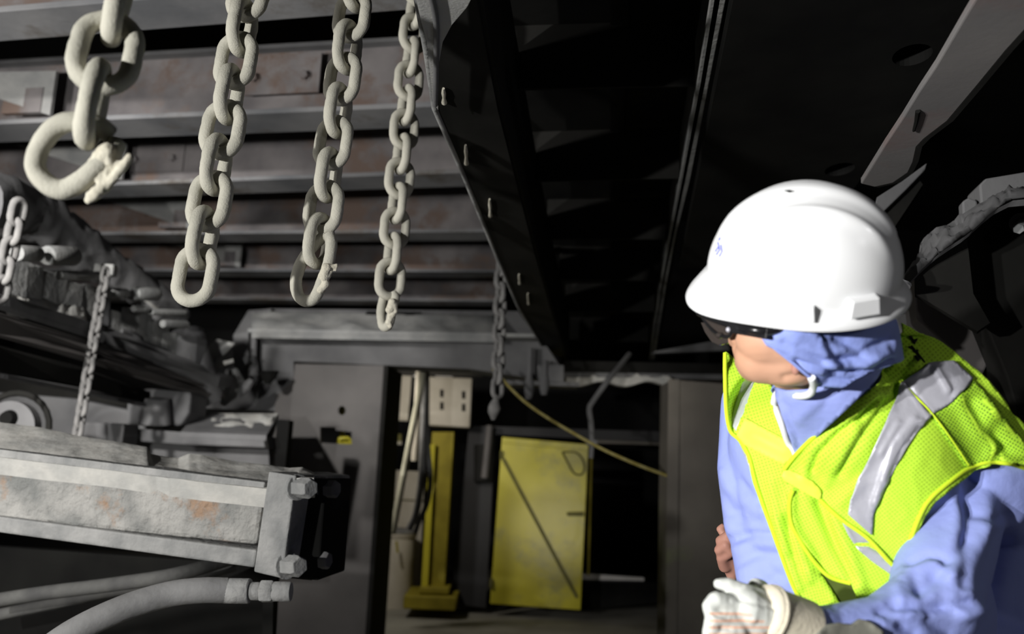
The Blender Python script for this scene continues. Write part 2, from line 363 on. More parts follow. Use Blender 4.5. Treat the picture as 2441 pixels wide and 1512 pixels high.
t = root('rail', 'thin yellow-streaked guard rail beside the yellow door edge', 'rail', dp(1405, 1380, .2))
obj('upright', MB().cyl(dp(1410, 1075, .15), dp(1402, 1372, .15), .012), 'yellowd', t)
obj('top_bar', MB().prism([dp(1400, 1044, .2), dp(1600, 1050, .2), dp(1600, 1062, .2), dp(1400, 1056, .2)], (0, .05, 0)), 'pillar', t)
t = root('lit_floor_strip', 'narrow white strip, floor light put into its colour, low in the dark doorway right of the yellow door', 'threshold', dp(1460, 1380, .4))
obj('bar', MB().prism([dp(1386, 1368, .4), dp(1535, 1378, .4), dp(1535, 1385, .4), dp(1386, 1382, .4)], (0, .08, 0)), 'white', t)  # light along the threshold put into a white bar
obj('lip', MB().prism([dp(1386, 1382, .42), dp(1535, 1385, .42), dp(1535, 1389, .42), dp(1386, 1388, .42)], (0, .08, 0)), 'dimwall', t)
obj('kick_plate', MB().prism([dp(1386, 1385, .45), dp(1585, 1390, .45), dp(1585, 1436, .45), dp(1386, 1455, .45)], (0, .05, 0)), 'black', t)

DY = 7.9
def yp(px, py, dy=0):
    r = ray(px, py); y = P(1040, 1200, DY).y + dy; return CAM + r * ((y - CAM.y) / r.y)
t = root('yellow_column', 'dark yellow bay column on a stepped yellow base, behind the hanging hoses', 'column', yp(1025, 1455))
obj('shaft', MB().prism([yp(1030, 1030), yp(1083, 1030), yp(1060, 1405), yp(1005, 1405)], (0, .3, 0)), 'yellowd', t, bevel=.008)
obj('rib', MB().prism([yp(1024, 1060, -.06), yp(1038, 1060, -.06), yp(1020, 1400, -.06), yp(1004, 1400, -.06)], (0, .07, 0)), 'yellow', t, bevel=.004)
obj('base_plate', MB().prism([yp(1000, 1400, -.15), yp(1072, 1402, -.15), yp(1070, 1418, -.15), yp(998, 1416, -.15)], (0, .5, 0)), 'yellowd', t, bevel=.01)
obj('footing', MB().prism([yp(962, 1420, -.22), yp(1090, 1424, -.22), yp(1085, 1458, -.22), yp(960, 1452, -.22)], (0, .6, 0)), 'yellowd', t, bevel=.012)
t = root('tank', 'pale grey tank with a rim, standing left of the yellow column', 'tank', yp(962, 1420, .2))
cx = yp(940, 1400, .4)
zz = [0, .02, yp(962, 1345, .1).z, yp(962, 1343, .1).z + .02, yp(962, 1290, .1).z, yp(962, 1283, .1).z, yp(962, 1276, .1).z]
obj('shell', MB().tube([Vector((cx.x, cx.y, z)) for z in zz], [.17, .17, .17, .178, .172, .19, .19], 28), 'beige', t, smooth=35)
obj('lid', MB().tube([Vector((cx.x, cx.y, zz[-1] + k)) for k in (0, .02, .035)], [.195, .195, .16], 28), 'greyhose', t, smooth=35)
obj('strap', MB().bar(yp(945, 1290, .1), yp(948, 1318, .1), .02, .02, (0, 1, 0)), 'yellowd', t)
t = root('back_cabinet', 'tall beige cabinet behind the hoses in the lit back bay', 'cabinet', yp(960, 1420, .7))
obj('body', MB().prism([yp(920, 1120, .7), yp(1012, 1125, .7), yp(1000, 1425, .7), yp(915, 1420, .7)], (0, .4, 0)), 'beige', t, bevel=.01)
obj('panel_seam', MB().bar(yp(925, 1190, .69), yp(1008, 1194, .69), .008, .01, (0, 1, 0)), 'seam', t)
t = root('slotted_cabinet', 'beige slotted equipment box hanging below the crossbeam, with a pale motor on it', 'equipment box', yp(1070, 1015))
obj('body', MB().prism([yp(1018, 898), yp(1126, 902), yp(1120, 1020), yp(1020, 1014)], (0, .35, 0)), 'beige', t, bevel=.012)
obj('motor', MB().cyl(yp(1040, 884, .15), yp(1080, 886, .15), .09), 'white', t, smooth=40)
for (x, y) in ((1053, 938), (1053, 968), (1105, 942), (1105, 972)):
    obj('slot', MB().prism([yp(x - 4, y - 9, -.005), yp(x + 4, y - 9, -.005), yp(x + 4, y + 9, -.005), yp(x - 4, y + 9, -.005)], (0, .02, 0)), 'black', t)
t = root('white_panel', 'whitish sheet-metal panel left of the hanging hoses, just below the crossbeam', 'panel', yp(960, 1003, .2))
obj('sheet', MB().prism([yp(926, 868, .2), yp(983, 868, .2), yp(978, 940, .2), yp(972, 1004, .2), yp(934, 1002, .2), yp(940, 900, .2)], (0, .03, 0)), 'beige', t, bevel=.004)
obj('flap', MB().prism([yp(985, 874, .1), yp(1012, 874, .1), yp(1010, 900, .1), yp(985, 898, .1)], (0, .03, 0)), 'white', t)
t = root('sign_plate', 'tiny dim wall plate between the white panel and the cabinet below', 'plate', yp(945, 1055, .6))
obj('plate', MB().prism([yp(932, 1035, .6), yp(957, 1035, .6), yp(957, 1058, .6), yp(930, 1058, .6)], (0, .02, 0)), 'seam', t)
mb = yp(944, 1040, .66); obj('mast', MB().cyl(Vector((mb.x, mb.y, 0)), mb, .02), 'black', t)
obj('edge', MB().prism([yp(930, 1052, .58), yp(957, 1053, .58), yp(957, 1060, .58), yp(930, 1060, .58)], (0, .03, 0)), 'beige', t)
def hose(name, label, pts, r, m, d, group=None, cat='hose', n=12):
    pw = [P(x, y, dd if dd else d) for x, y, dd in pts]
    o = obj(name, MB().tube(smoothpath(pw, 14), r, n), m, label=label, cat=cat, group=group, smooth=50); return o
hose('hanging_hose', 'cream hose hanging slack from behind the crossbeam, left of the grey hoses', [(1010, 870, 0), (1000, 940, 0), (980, 1040, 0), (955, 1170, 0), (940, 1250, 0), (935, 1272, 0)], .028, 'cream', 7.0, 'hoses hanging in the back bay')
hose('hanging_hose', 'dark grey hose hanging straight between cream hose and yellow column', [(1014, 870, 0), (1010, 1000, 0), (1005, 1130, 0), (993, 1220, 0), (975, 1262, 0)], .028, 'greyhose', 7.1, 'hoses hanging in the back bay')
hose('hanging_hose', 'grey hose bowing out to the right across the yellow column', [(1018, 880, 0), (1018, 1040, 0), (1026, 1140, 0), (1018, 1200, 0), (1000, 1240, 0), (990, 1270, 0)], .022, 'greyhose', 7.15, 'hoses hanging in the back bay')
hose('hanging_hose', 'short pinkish hose stub hidden between the cream and dark grey hoses', [(1000, 870, 0), (994, 1000, 0), (988, 1098, 0)], .03, 'beige', 7.2, 'hoses hanging in the back bay')
t = root('service_rail', 'grey rail behind the crossbeam from which the hoses and the equipment box hang', 'rail', P(1020, 850, 7.4))
obj('rail', MB().prism([P(905, 840, 6.9), P(1140, 850, 6.9), P(1140, 860, 6.9), P(905, 852, 6.9)], (0, 1.4, 0)), 'steel', t)
# rope and bent pipe
hose('yellow_rope', 'yellow rope sloping from the crossbeam down to the pillar', [(1175, 880, 5.7), (1260, 965, 5.6), (1400, 1052, 5.5), (1500, 1100, 5.4), (1597, 1137, 5.37)], .010, 'olive', 5.5, cat='rope')
t = root('pipe_with_clamp', 'grey bent pipe coming down from the dark girder, with a clamp at its lower end', 'pipe', P(1411, 1090, 6.1))
obj('pipe', MB().tube(smoothpath([P(1500, 845, 6.45), P(1455, 900, 6.1), P(1415, 955, 6.1), P(1405, 975, 6.1), P(1409, 1010, 6.1), P(1411, 1050, 6.1)], 10), .02, 12), 'steel', t, smooth=50)
obj('clamp', MB().box(P(1411, 1056, 6.1), (.075, .05, .04)), 'steel', t, bevel=.006)
obj('nozzle', MB().cyl(P(1411, 1062, 6.1), P(1409, 1092, 6.1), .017), 'steel', t, smooth=40)

# ------------------------------------------------------------------ longitudinal girder (centre) and ribs
ZG = 2.2
t = root('ceiling_girder', 'near-black ceiling girder with pale dust marks, running from top centre down to the crossbeam', 'girder', PZ(1150, 260, ZG))
left = [(693, -900), (985, -90), (1022, 130), (1040, 262), (1108, 420), (1180, 598), (1235, 730), (1300, 838)]  # out-of-view near end added to keep light off the ribs
right = [(918, -900), (1120, -90), (1160, 130), (1186, 262), (1226, 420), (1272, 598), (1310, 730), (1352, 858)]
pts = [PZ(x, y, ZG) for x, y in left] + [PZ(x, y, ZG) for x, y in reversed(right)]
obj('underside', MB().prism(pts, (0, 0, .03)), 'dark', t)  # shade under grazing light put into the dark colour
for i in range(len(left) - 1):
    pass
lp = [PZ(x, y, ZG) for x, y in left]
mb = MB(); mb.tube([p + Vector((-.003, 0, .004)) for p in lp], .009, 8); obj('lit_edge_bead', mb, 'steel_l', t, smooth=50, label='pale dusty edge, lit tone put into its colour')
rp = [PZ(x, y, ZG) for x, y in right]
mb = MB()
for a, b in zip(rp, rp[1:]): mb.bar(a + Vector((.0, 0, .17)), b + Vector((.0, 0, .17)), .02, .32)
obj('side_web', mb, 'dark', t)
mp_ = [(a + b) / 2 for a, b in zip(lp, rp)]; mb = MB()
for x, y, l_ in ((1057, 228, 34), (1110, 368, 44), (1167, 495, 40), (1237, 665, 22), (1258, 712, 24)):
    a = PZ(x, y - l_ / 2, ZG - .006); b = PZ(x + 2, y + l_ / 2, ZG - .006)
    obj('weld_mark', MB().tube([a, (a * 2 + b) / 3, (a + 2 * b) / 3, b], [.003, .0055, .004, .007], 8), 'slag', t, smooth=60, label='pale dust-caught weld mark')
# gusset at the top, its lit brightness put into a pale colour
gp = [(978, -60), (1140, -60), (1108, 5), (1072, 48), (1050, 90), (1040, 150), (1040, 258), (1030, 235), (1016, 100), (1000, 40)]
GD = lambda y, o=.035: .85 * 2034 / (1115 - y) - o
obj('gusset', MB().prism([P(x, y, GD(y)) for x, y in gp], (.004, .018, 0)), 'gusset', t, bevel=.004, label='pale grey flared gusset')
mb = MB().tube(smoothpath([P(1020, -40, GD(-40, .045)), P(1038, 40, GD(40, .045)), P(1040, 120, GD(120, .045)), P(1038, 250, GD(250, .045))], 8), .006, 8)
obj('gusset_rib', mb, 'steel', t, smooth=50)

ZF = 2.4
t = root('edge_girder', 'dim grey narrow girder edge running from top right of centre down behind the worker', 'girder', PZ(1650, 300, ZF))
l2 = [(1703, -60), (1662, 200), (1620, 430), (1595, 560), (1575, 670), (1548, 858)]
r2 = [(1742, -60), (1690, 200), (1645, 430), (1612, 560), (1590, 670), (1560, 858)]
pts = [PZ(x, y, ZF) for x, y in l2] + [PZ(x, y, ZF) for x, y in reversed(r2)]
obj('bottom_flange', MB().prism(pts, (0, 0, .02)), 'steel_l', t, bevel=.002)
mb = MB()
L2 = [PZ(x, y, ZF) for x, y in l2]
for a, b in zip(L2, L2[1:]): mb.bar(a + Vector((.015, 0, .17)), b + Vector((.015, 0, .17)), .012, .34)
obj('web', mb, 'steel', t)
for i, ((x0, y0), (x1, y1)) in enumerate((((1190, 216), (1668, 206)), ((1250, 434), (1632, 426)), ((1290, 572), (1606, 571)), ((1320, 668), (1586, 670)), ((1335, 744), (1572, 744)), ((1340, 812), (1558, 816)))):
    A = PZ(x0 + 12, y0, 2.42); B = PZ(x1 - 12, y1, 2.42)
    ords = ['nearest', 'second', 'third', 'fourth', 'fifth', 'farthest'][i]
    obj('cross_rib', MB().bar(A + Vector((0, 0, .1)), B + Vector((0, 0, .1)), .012, .2), 'dark', label='dark ceiling rib between the two girders, %s of the row' % ords, cat='rib', group='ribs between the girders', bevel=.003)
tk = root('roof_plate', 'black roof plating above the ribs between the girders', 'roof plate', (0.6, 4, 2.64))
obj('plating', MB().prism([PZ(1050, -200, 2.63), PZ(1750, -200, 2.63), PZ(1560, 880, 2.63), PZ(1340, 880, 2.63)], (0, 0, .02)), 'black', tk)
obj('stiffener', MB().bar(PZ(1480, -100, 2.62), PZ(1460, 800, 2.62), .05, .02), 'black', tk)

# ------------------------------------------------------------------ right-hand dark plate with oval holes
t = root('perforated_plate', 'near-black sloping plate with two oval holes, overhead above the white helmet', 'plate', PZ(2000, 300, 2.35))
def oval(cx, cy, rx, ry, ang, z): return [PZ(cx + rx * math.cos(a) * math.cos(ang) - ry * math.sin(a) * math.sin(ang), cy + rx * math.cos(a) * math.sin(ang) + ry * math.sin(a) * math.cos(ang), z) for a in [k * PI / 12 for k in range(24)]]
z = 2.3
obj('sheet', plate([PZ(1760, -60, z), PZ(2420, -60, z), PZ(2050, 430, z), PZ(1900, 640, z), PZ(1620, 640, z)], [oval(2175, 131, 50, 24, -.25, z), oval(2002, 404, 37, 14, -.2, z)], (0, 0, .05)), 'black', t)
t = root('hooked_strut', 'pale grey strut with a hooked lower end, slanting down from the top right corner', 'strut', PZ(2200, 300, 2.1))
z = 2.1
ol = [(2360, -60), (2300, 40), (2230, 160), (2190, 220), (2150, 285), (2110, 345), (2085, 385), (2052, 438), (2085, 446), (2130, 436), (2165, 412), (2178, 385), (2186, 350), (2205, 330), (2260, 288), (2330, 205), (2400, 120), (2500, 10), (2560, -60)]
obj('flange', plate([PZ(x, y, z) for x, y in ol], [], (0, 0, .016)), 'strut', t, bevel=.003)
edge = [PZ(x, y, z) for x, y in ol[8:]]
mb = MB()
for a, b in zip(edge, edge[1:]): mb.bar(a + Vector((.005, 0, .04)), b + Vector((.005, 0, .04)), .012, .08)
obj('side_web', mb, 'dark', t)
obj('weld_mark', MB().tube([PZ(2188, 265, z - .003), PZ(2184, 290, z - .003), PZ(2178, 312, z - .003)], [.005, .004, .003], 6), 'black', t)
t = root('finger_plate', 'small grey finger plate just under the hook of the slanting strut', 'plate', P(2150, 450, 2.5))
obj('plate', MB().prism([P(x, y, 2.5) for x, y in ((2210, 388), (2150, 432), (2090, 470), (2083, 500), (2100, 510), (2160, 452), (2205, 405))], (.02, .05, 0)), 'steel', t, bevel=.003)
obj('web', MB().prism([P(x, y, 2.53) for x, y in ((2185, 420), (2110, 500), (2090, 560), (2120, 560), (2200, 440))], (.02, .05, 0)), 'dark', t)

# right-hand bracket with dusty ledge
t = root('dusty_bracket', 'angled bracket with a thick crust of grey dust on its ledge, right of the helmet', 'bracket', P(2300, 560, 2.1))
top = [(2150, 668), (2172, 636), (2198, 598), (2202, 568), (2232, 542), (2262, 536), (2288, 514), (2330, 488), (2370, 468), (2405, 452), (2500, 440)]
bot = [(2166, 676), (2200, 640), (2226, 616), (2240, 604), (2275, 580), (2300, 564), (2320, 548), (2350, 520), (2380, 496), (2415, 478), (2500, 470)]
rows = []
for i in range(9):
    f = i / 8
    row = []
    for j in range(61):
        a = pathpt(top, j / 60); b = pathpt(bot, j / 60)
        row.append(P(lerp(a[0], b[0], f), lerp(a[1], b[1], f), lerp(2.28, 2.1, f) - .12 * j / 60))
    rows.append(row)
obj('dust_crust', gridlump(rows, .022, 28, (0, .02, -.01), 9), 'steel', t, smooth=60)
obj('web', MB().prism([P(x, y, 2.12) for x, y in ((2180, 664), (2240, 610), (2305, 566), (2320, 700), (2360, 770), (2330, 790), (2180, 700))], (.02, .04, 0)), 'dark', t)
obj('back_box', MB().prism([P(x, y, 2.2) for x, y in ((2335, 440), (2350, 425), (2500, 400), (2500, 480), (2400, 480), (2340, 500))], (.02, .1, 0)), 'steel', t, bevel=.005)
obj('lug', MB().prism([P(x, y, 2.2) for x, y in ((2294, 480), (2310, 470), (2330, 478), (2332, 505), (2296, 520))], (.01, .04, 0)), 'steel', t, bevel=.005)
t = root('machine_housing', 'dark machine housing with stepped edges behind the worker, at the right edge', 'housing', P(2350, 800, 2.1))
obj('side_box', MB().prism([P(x, y, 2.25) for x, y in ((2302, 562), (2380, 500), (2500, 480), (2500, 1250), (2400, 900), (2318, 700))], (.1, .3, 0)), 'dark', t, bevel=.006)
obj('lit_edge_strip', MB().prism([P(x, y, 2.24) for x, y in ((2297, 562), (2304, 562), (2320, 700), (2311, 690))], (.005, .02, 0)), 'steel', t)  # lit left edge put in as a lighter strip
obj('step_box', MB().prism([P(x, y, 2.4) for x, y in ((2176, 664), (2330, 668), (2390, 790), (2340, 900), (2185, 760))], (.1, .3, 0)), 'post', t, bevel=.006)
obj('sloping_cover', MB().prism([P(x, y, 2.6) for x, y in ((2130, 750), (2190, 745), (2260, 815), (2345, 905), (2420, 1010), (2300, 1100), (2100, 900))], (.1, .3, 0)), 'steel', t, bevel=.006)
b_ = P(2424, 535, 1.96)
w_ = obj('washer', MB().tube([P(2434, 530, 2.23), P(2432, 532, 2.215)], [.026, .026], 24), 'steel', t, smooth=40)
obj('bolt', hexbolt(P(2436, 532, 2.22), P(2428, 546, 2.17), .016, False), 'steel_l', w_)

# ------------------------------------------------------------------ foreground hydraulic cylinder (left)
t = root('hydraulic_cylinder', 'large dust-covered square cylinder body reaching in from the left, with a bolted end cap', 'cylinder', P(350, 1220, 2.3))
D0, D1 = 2.5, 2.22
def cy(px, py, off=0): return P(px, py, lerp(D0, D1, px / 700) + off)
bk = Vector((.06, .34, 0))
obj('barrel', MB().prism([cy(-60, 1086), cy(632, 1168), cy(612, 1300), cy(-60, 1232)], bk), 'cyl', t, bevel=.012)
obj('lower_rail', MB().prism([cy(-60, 1224, -.03), cy(612, 1312, -.03), cy(606, 1354, -.03), cy(-60, 1262, -.03)], bk), 'cyl2', t, bevel=.006)
obj('upper_rail', MB().prism([cy(-60, 1064, -.02), cy(632, 1150, -.02), cy(628, 1168, -.02), cy(-60, 1084, -.02)], bk), 'cyl2', t, bevel=.004)
obj('end_cap', MB().prism([cy(640, 1124, -.04), cy(706, 1134, -.04), cy(672, 1380, -.04), cy(604, 1364, -.04)], bk * 1.15), 'cyl2', t, bevel=.005)
obj('end_face', MB().prism([cy(704, 1134, -.0), cy(762, 1142, .2), cy(745, 1385, .2), cy(676, 1378, 0)], (-.02, .05, 0)), 'black', t, bevel=.004)  # shade of the right-facing end put into the black colour
obj('rear_block', MB().prism([cy(706, 1140, .05), cy(778, 1142, .1), cy(772, 1230, .1), cy(760, 1385, .1), cy(690, 1378, .05)], (.03, .22, 0)), 'black', t, bevel=.006)
for (x, y, r_) in ((718, 1162, 25), (692, 1348, 26)):
    a = cy(x - 10, y, -.02); b = cy(x + 24, y + 3, -.05)
    obj('bolt', hexbolt(a, b, S(r_, 2.2)), 'cyl2', t, bevel=.002)
for (x, y, r_) in ((785, 1165, 22), (765, 1335, 22)):
    a = cy(x - 18, y, .12); b = cy(x + 20, y + 2, .12)
    obj('bolt', hexbolt(a, b, S(r_, 2.3)), 'steel', t, bevel=.002)
# lumpy dust cover on top
tp = [(-60, 1000), (90, 1018), (190, 1040), (270, 1052), (352, 1066), (358, 1082), (400, 1090), (425, 1092), (450, 1082), (480, 1084), (560, 1100), (650, 1110), (690, 1116), (720, 1114), (752, 1128)]
bt = [(-60, 1084), (90, 1102), (190, 1114), (270, 1123), (352, 1134), (372, 1136), (400, 1140), (425, 1142), (450, 1146), (480, 1150), (560, 1158), (640, 1166), (680, 1150), (706, 1140), (748, 1140)]
rows = []
for i in range(13):
    f = i / 12; row = []
    for j in range(121):
        a = pathpt(tp, j / 120); b = pathpt(bt, j / 120)
        row.append(P(lerp(a[0], b[0], f), lerp(a[1], b[1], f), lerp(D0, D1, a[0] / 700) + lerp(.30, -.03, f)))
    rows.append(row)
obj('dust_cover', gridlump(rows, .006, 9, (0, .03, -.05), 2), 'dust', t, smooth=60, label='thick lumpy grey dust layer')

# ------------------------------------------------------------------ foreground hose
t = root('hydraulic_hose', 'thick grey dusty hose with a crimped fitting, curving up under the bolted cylinder', 'hose', P(300, 1440, 2.1))
hp_ = [P(60, 1590, 1.95), P(170, 1510, 2.0), P(290, 1452, 2.05), P(400, 1418, 2.1), P(480, 1408, 2.12), P(540, 1408, 2.14)]
obj('hose_body', MB().tube(smoothpath(hp_, 12), S(30, 2.1), 24), 'greyhose', t, smooth=50)
def seg(x0, x1, r, n, name, m='cyl2', y0=1409):
    y = lambda x: y0 + (x - 540) * .012
    return obj(name, MB().tube([P(x0, y(x0), 2.14), P(x0 + 3, y(x0), 2.14), P(x1 - 3, y(x1), 2.14), P(x1, y(x1), 2.14)], [S(r * .93, 2.14), S(r, 2.14), S(r, 2.14), S(r * .93, 2.14)], n), m, t, smooth=35)
seg(534, 596, 29, 28, 'ferrule'); seg(596, 622, 21, 24, 'neck'); seg(622, 652, 27, 6, 'hex_nut'); seg(650, 694, 23, 24, 'end_fitting')
hose('rear_hose', 'dim grey rubber hose sloping up behind the thick foreground hose, upper of two', [(-60, 1440, 0), (100, 1415, 0), (260, 1395, 0), (420, 1370, 0), (560, 1330, 2.9)], S(17, 2.7), 'rearhose', 2.7, 'rear hoses at bottom left')
hose('rear_hose', 'dim grey rubber hose sloping up behind the thick foreground hose, lower of two', [(-60, 1478, 0), (100, 1445, 0), (260, 1412, 0), (420, 1388, 0), (560, 1350, 3.0)], S(14, 2.9), 'rearhose', 2.9, 'rear hoses at bottom left')
t = root('lower_panel', 'black plates below the cylinder, behind the hoses at bottom left', 'guard', P(300, 1500, 3.2))
obj('panel', MB().prism([P(-60, 1300, 3.2), P(660, 1350, 3.2), P(640, 1700, 3.2), P(-60, 1700, 3.2)], (0, .05, 0)), 'black', t)  # black panel filling the area behind the hoses
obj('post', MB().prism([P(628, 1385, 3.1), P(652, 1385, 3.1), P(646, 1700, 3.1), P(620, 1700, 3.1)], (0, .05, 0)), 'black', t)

# ------------------------------------------------------------------ left machinery
t = root('conveyor_frame', 'dust-caked conveyor side frame sloping down to the right, left of the crossbeam', 'conveyor', P(250, 850, 4.3))
def k(px, py, off=0): return P(px, py, lerp(3.6, 5.4, px / 560) + off)
obj('side_channel', MB().prism([k(-60, 728), k(215, 815), k(400, 885), k(515, 925), k(518, 948), k(480, 948), k(300, 895), k(150, 848), k(-60, 790)], (.02, .12, 0)), 'post', t, bevel=.01)
obj('top_flange', MB().prism([k(-60, 690, -.05), k(215, 778, -.05), k(400, 848, -.05), k(525, 898, -.05), k(518, 925, -.05), k(400, 878, -.05), k(215, 808, -.05), k(-60, 724, -.05)], (.02, .2, .02)), 'steel', t, bevel=.008)
obj('lower_channel', MB().prism([k(-60, 810, .1), k(150, 865, .1), k(330, 930, .1), k(330, 962, .1), k(150, 918, .1), k(-60, 880, .1)], (.02, .12, 0)), 'dark', t, bevel=.01)
obj('lower_lip', MB().prism([k(-60, 880, .05), k(150, 918, .05), k(330, 960, .05), k(330, 968, .05), k(150, 930, .05), k(-60, 892, .05)], (.02, .2, 0)), 'steel', t)
# upper round return tube caked with dust
ut = [(-60, 470), (60, 500), (130, 540), (200, 600), (270, 640), (340, 690), (400, 735), (430, 760)]
pw = smoothpath([k(x, y, .3) for x, y in ut], 10)
mb = MB(); n_ = len(pw); mb.tube(pw, [S(lerp(58, 34, i / n_), 4.4) * 1.0 for i in range(n_)], 24)
for i, v in enumerate(mb.v):
    mb.v[i] = v + Vector((0, 0, 1)) * .05 * noise.fractal(v * 7, 1, 2, 4)
obj('return_tube', mb, 'steel', t, smooth=60, label='round tube crusted with dark dust')
rows = []
for i in range(5):
    rows.append([k(pathpt(ut, j / 50)[0] + 10, pathpt(ut, j / 50)[1] - 40 + 14 * i + 14 * j / 50, .22) + Vector((0, -.0, 0)) for j in range(40)])
obj('dust_crust', gridlump(rows, .09, 9, (0, .04, -.02), 4), 'dust', t, smooth=60)
for (x0, x1, y, r_) in ((40, 92, 604, 17), (112, 178, 609, 22), (258, 302, 698, 13), (322, 376, 700, 18), (140, 240, 656, 11), (318, 352, 736, 9), (360, 440, 744, 9), (388, 446, 772, 11)):
    sh = obj('roller_shaft', MB().tube([k(x0, y, -.1), k(x0 + 3, y, -.1), k(x1 - 4, y + 2, -.1), k(x1, y + 2, -.1)], [S(r_ * .9, 4.2), S(r_, 4.2), S(r_, 4.2), S(r_ * .85, 4.2)], 18), 'steel_l' if r_ > 10 else 'steel_l', t, smooth=35)
rnd = random.Random(5)
for (x0, y0, x1, y1) in ((20, 620, 62, 700), (78, 636, 100, 700), (100, 640, 122, 712), (120, 660, 162, 715), (175, 680, 206, 745), (206, 700, 230, 760), (262, 735, 284, 800), (290, 730, 335, 790), (340, 765, 378, 835), (380, 790, 420, 860), (410, 800, 470, 880)):
    bl = MB().prism([k(x0, y0, .02), k(x1, y0 + rnd.randint(-6, 10), .02), k(x1 - 6, y1 + 10, -.02), k(x0 - 8, y1, -.02)], (.02, .12, 0))
    obj('bearing_block', bl, rnd.choice(['steel_l', 'flange', 'cyl2']), t, bevel=.012)
rows = [[k(lerp(10, 200, j / 40), 690 + i * 9 + .3 * (lerp(10, 200, j / 40)) * .33, .04 - i * .02) for j in range(41)] for i in range(6)]
obj('dust_pile', gridlump(rows, .06, 9, (0, .04, -.03), 11), 'dust', t, smooth=60)
obj('curved_guard', MB().tube(smoothpath([k(285, 790, 0), k(320, 800, 0), k(350, 840, 0), k(420, 890, 0), k(500, 915, 0)], 8), .02, 8), 'steel', t, smooth=50)
obj('end_drum', MB().tube([k(440, 800, .3), k(470, 905, .1), k(500, 945, .1)], [.12, .12, .09], 18), 'steel', t, smooth=40)
t = root('torn_plate', 'bent pale triangular plate at the left end of the crossbeam', 'plate', P(510, 850, 5.5))
obj('plate', MB().prism([P(x, y, 5.5) for x, y in ((475, 862), (492, 830), (515, 808), (560, 818), (540, 840), (515, 862), (500, 880), (480, 876))], (.0, .02, 0)), 'steel_l', t, bevel=.004)
obj('strap', MB().prism([P(x, y, 5.45) for x, y in ((500, 870), (555, 856), (556, 864), (505, 880))], (.0, .02, 0)), 'dust', t)
t = root('clamp_assembly', 'grey clamp plate with levers below the left end of the crossbeam', 'clamp', P(600, 900, 5.7))
obj('back_plate', MB().prism([P(x, y, 6.02) for x, y in ((450, 975), (500, 950), (540, 880), (700, 888), (696, 982), (450, 972))], (.0, .05, 0)), 'steel', t, bevel=.006)
obj('lever', MB().tube([P(555, 880, 5.6), P(562, 905, 5.6), P(548, 940, 5.6), P(530, 965, 5.6)], [.03, .05, .05, .02], 8), 'steel_l', t)
obj('lever', MB().tube([P(600, 905, 5.6), P(585, 925, 5.6), P(572, 945, 5.6)], [.02, .035, .01], 8), 'steel', t)
obj('knob', MB().tube([P(640, 885, 5.7), P(640, 900, 5.7), P(638, 915, 5.7)], [.07, .05, .02], 10), 'black', t)
# lower boxes
t = root('machine_table', 'flat machine table with a pale dust patch on top, below the clamp plate', 'table', P(560, 1060, 4.8))
obj('top', MB().prism([P(x, y, d) for x, y, d in ((470, 985, 5.3), (664, 990, 5.3), (635, 1038, 4.8), (430, 1030, 4.8))], (0, 0, -.03)), 'steel', t)
obj('front', MB().prism([P(x, y, 4.8) for x, y in ((300, 1020), (430, 1030), (635, 1040), (640, 1068), (430, 1060), (300, 1050))], (0, .3, 0)), 'steel', t, bevel=.006)
obj('side', MB().prism([P(635, 1040, 4.8), P(664, 992, 5.3), P(655, 1030, 5.3), P(640, 1068, 4.8)], (-.02, 0, 0)), 'dark', t)
rows = [[P(lerp(510, 662, j / 30) - i * 3 - (6 if i > 5 else 0), 986 + i * 6.2, lerp(5.3, 4.86, i / 8)) for j in range(31)] for i in range(8)]
obj('dust_patch', gridlump(rows, .03, 9, (0, 0, -.02), 6), 'dust', t, smooth=60)
obj('skirt', MB().prism([P(x, y, 4.95) for x, y in ((300, 1050), (640, 1070), (650, 1300), (300, 1300))], (0, .2, 0)), 'steel', t)
obj('bracket', MB().prism([P(x, y, 4.9) for x, y in ((660, 1000), (690, 1002), (672, 1200), (650, 1200))], (0, .1, 0)), 'black', t)
t = root('gear_housing', 'grey upright gear housing between the hanging chain and the machine table', 'housing', P(370, 1000, 4.7))
obj('body', MB().prism([P(x, y, 4.9) for x, y in ((345, 925), (455, 935), (450, 985), (430, 1016), (300, 1012), (300, 960))], (0, .3, 0)), 'steel', t, bevel=.02)
obj('side_box', MB().prism([P(x, y, 4.6) for x, y in ((198, 1006), (296, 1010), (290, 1060), (195, 1055))], (0, .2, 0)), 'steel', t, bevel=.01)
obj('rib', MB().tube([P(375, 950, 4.85), P(370, 1010, 4.85)], [.07, .09], 14), 'steel', t, smooth=40)
t = root('flywheel', 'half-hidden dusty flywheel at the left edge, just above the cylinder', 'wheel', P(30, 1020, 3.8))
wc = P(28, 1020, 3.9)
obj('rim', MB().tube([wc + Vector((0, -.03, 0)), wc + Vector((0, .03, 0))], [.12, .12], 40), 'steel', t, smooth=40)
obj('hub', MB().tube([wc + Vector((0, -.06, .04)), wc + Vector((0, -.03, .04))], [.03, .04], 20), 'black', t, smooth=40)
obj('guard_arc', MB().tube([wc + Vector((.16 * math.cos(a), .02, .16 * math.sin(a))) for a in [PI * k_ / 12 for k_ in range(13)]], .015, 8), 'dark', t, smooth=40)
t = root('base_rail', 'dark machine base rail below the conveyor, behind the hanging roller chain', 'rail', P(150, 990, 4.8))
obj('rail', MB().prism([P(x, y, 5.35) for x, y in ((-60, 930), (180, 950), (345, 985), (345, 1050), (-60, 1040))], (0, .3, 0)), 'steel', t, bevel=.02)
obj('dark_panel', MB().prism([P(x, y, 5.8) for x, y in ((-60, 860), (345, 960), (345, 1100), (-60, 1100))], (0, .1, 0)), 'dark', t)
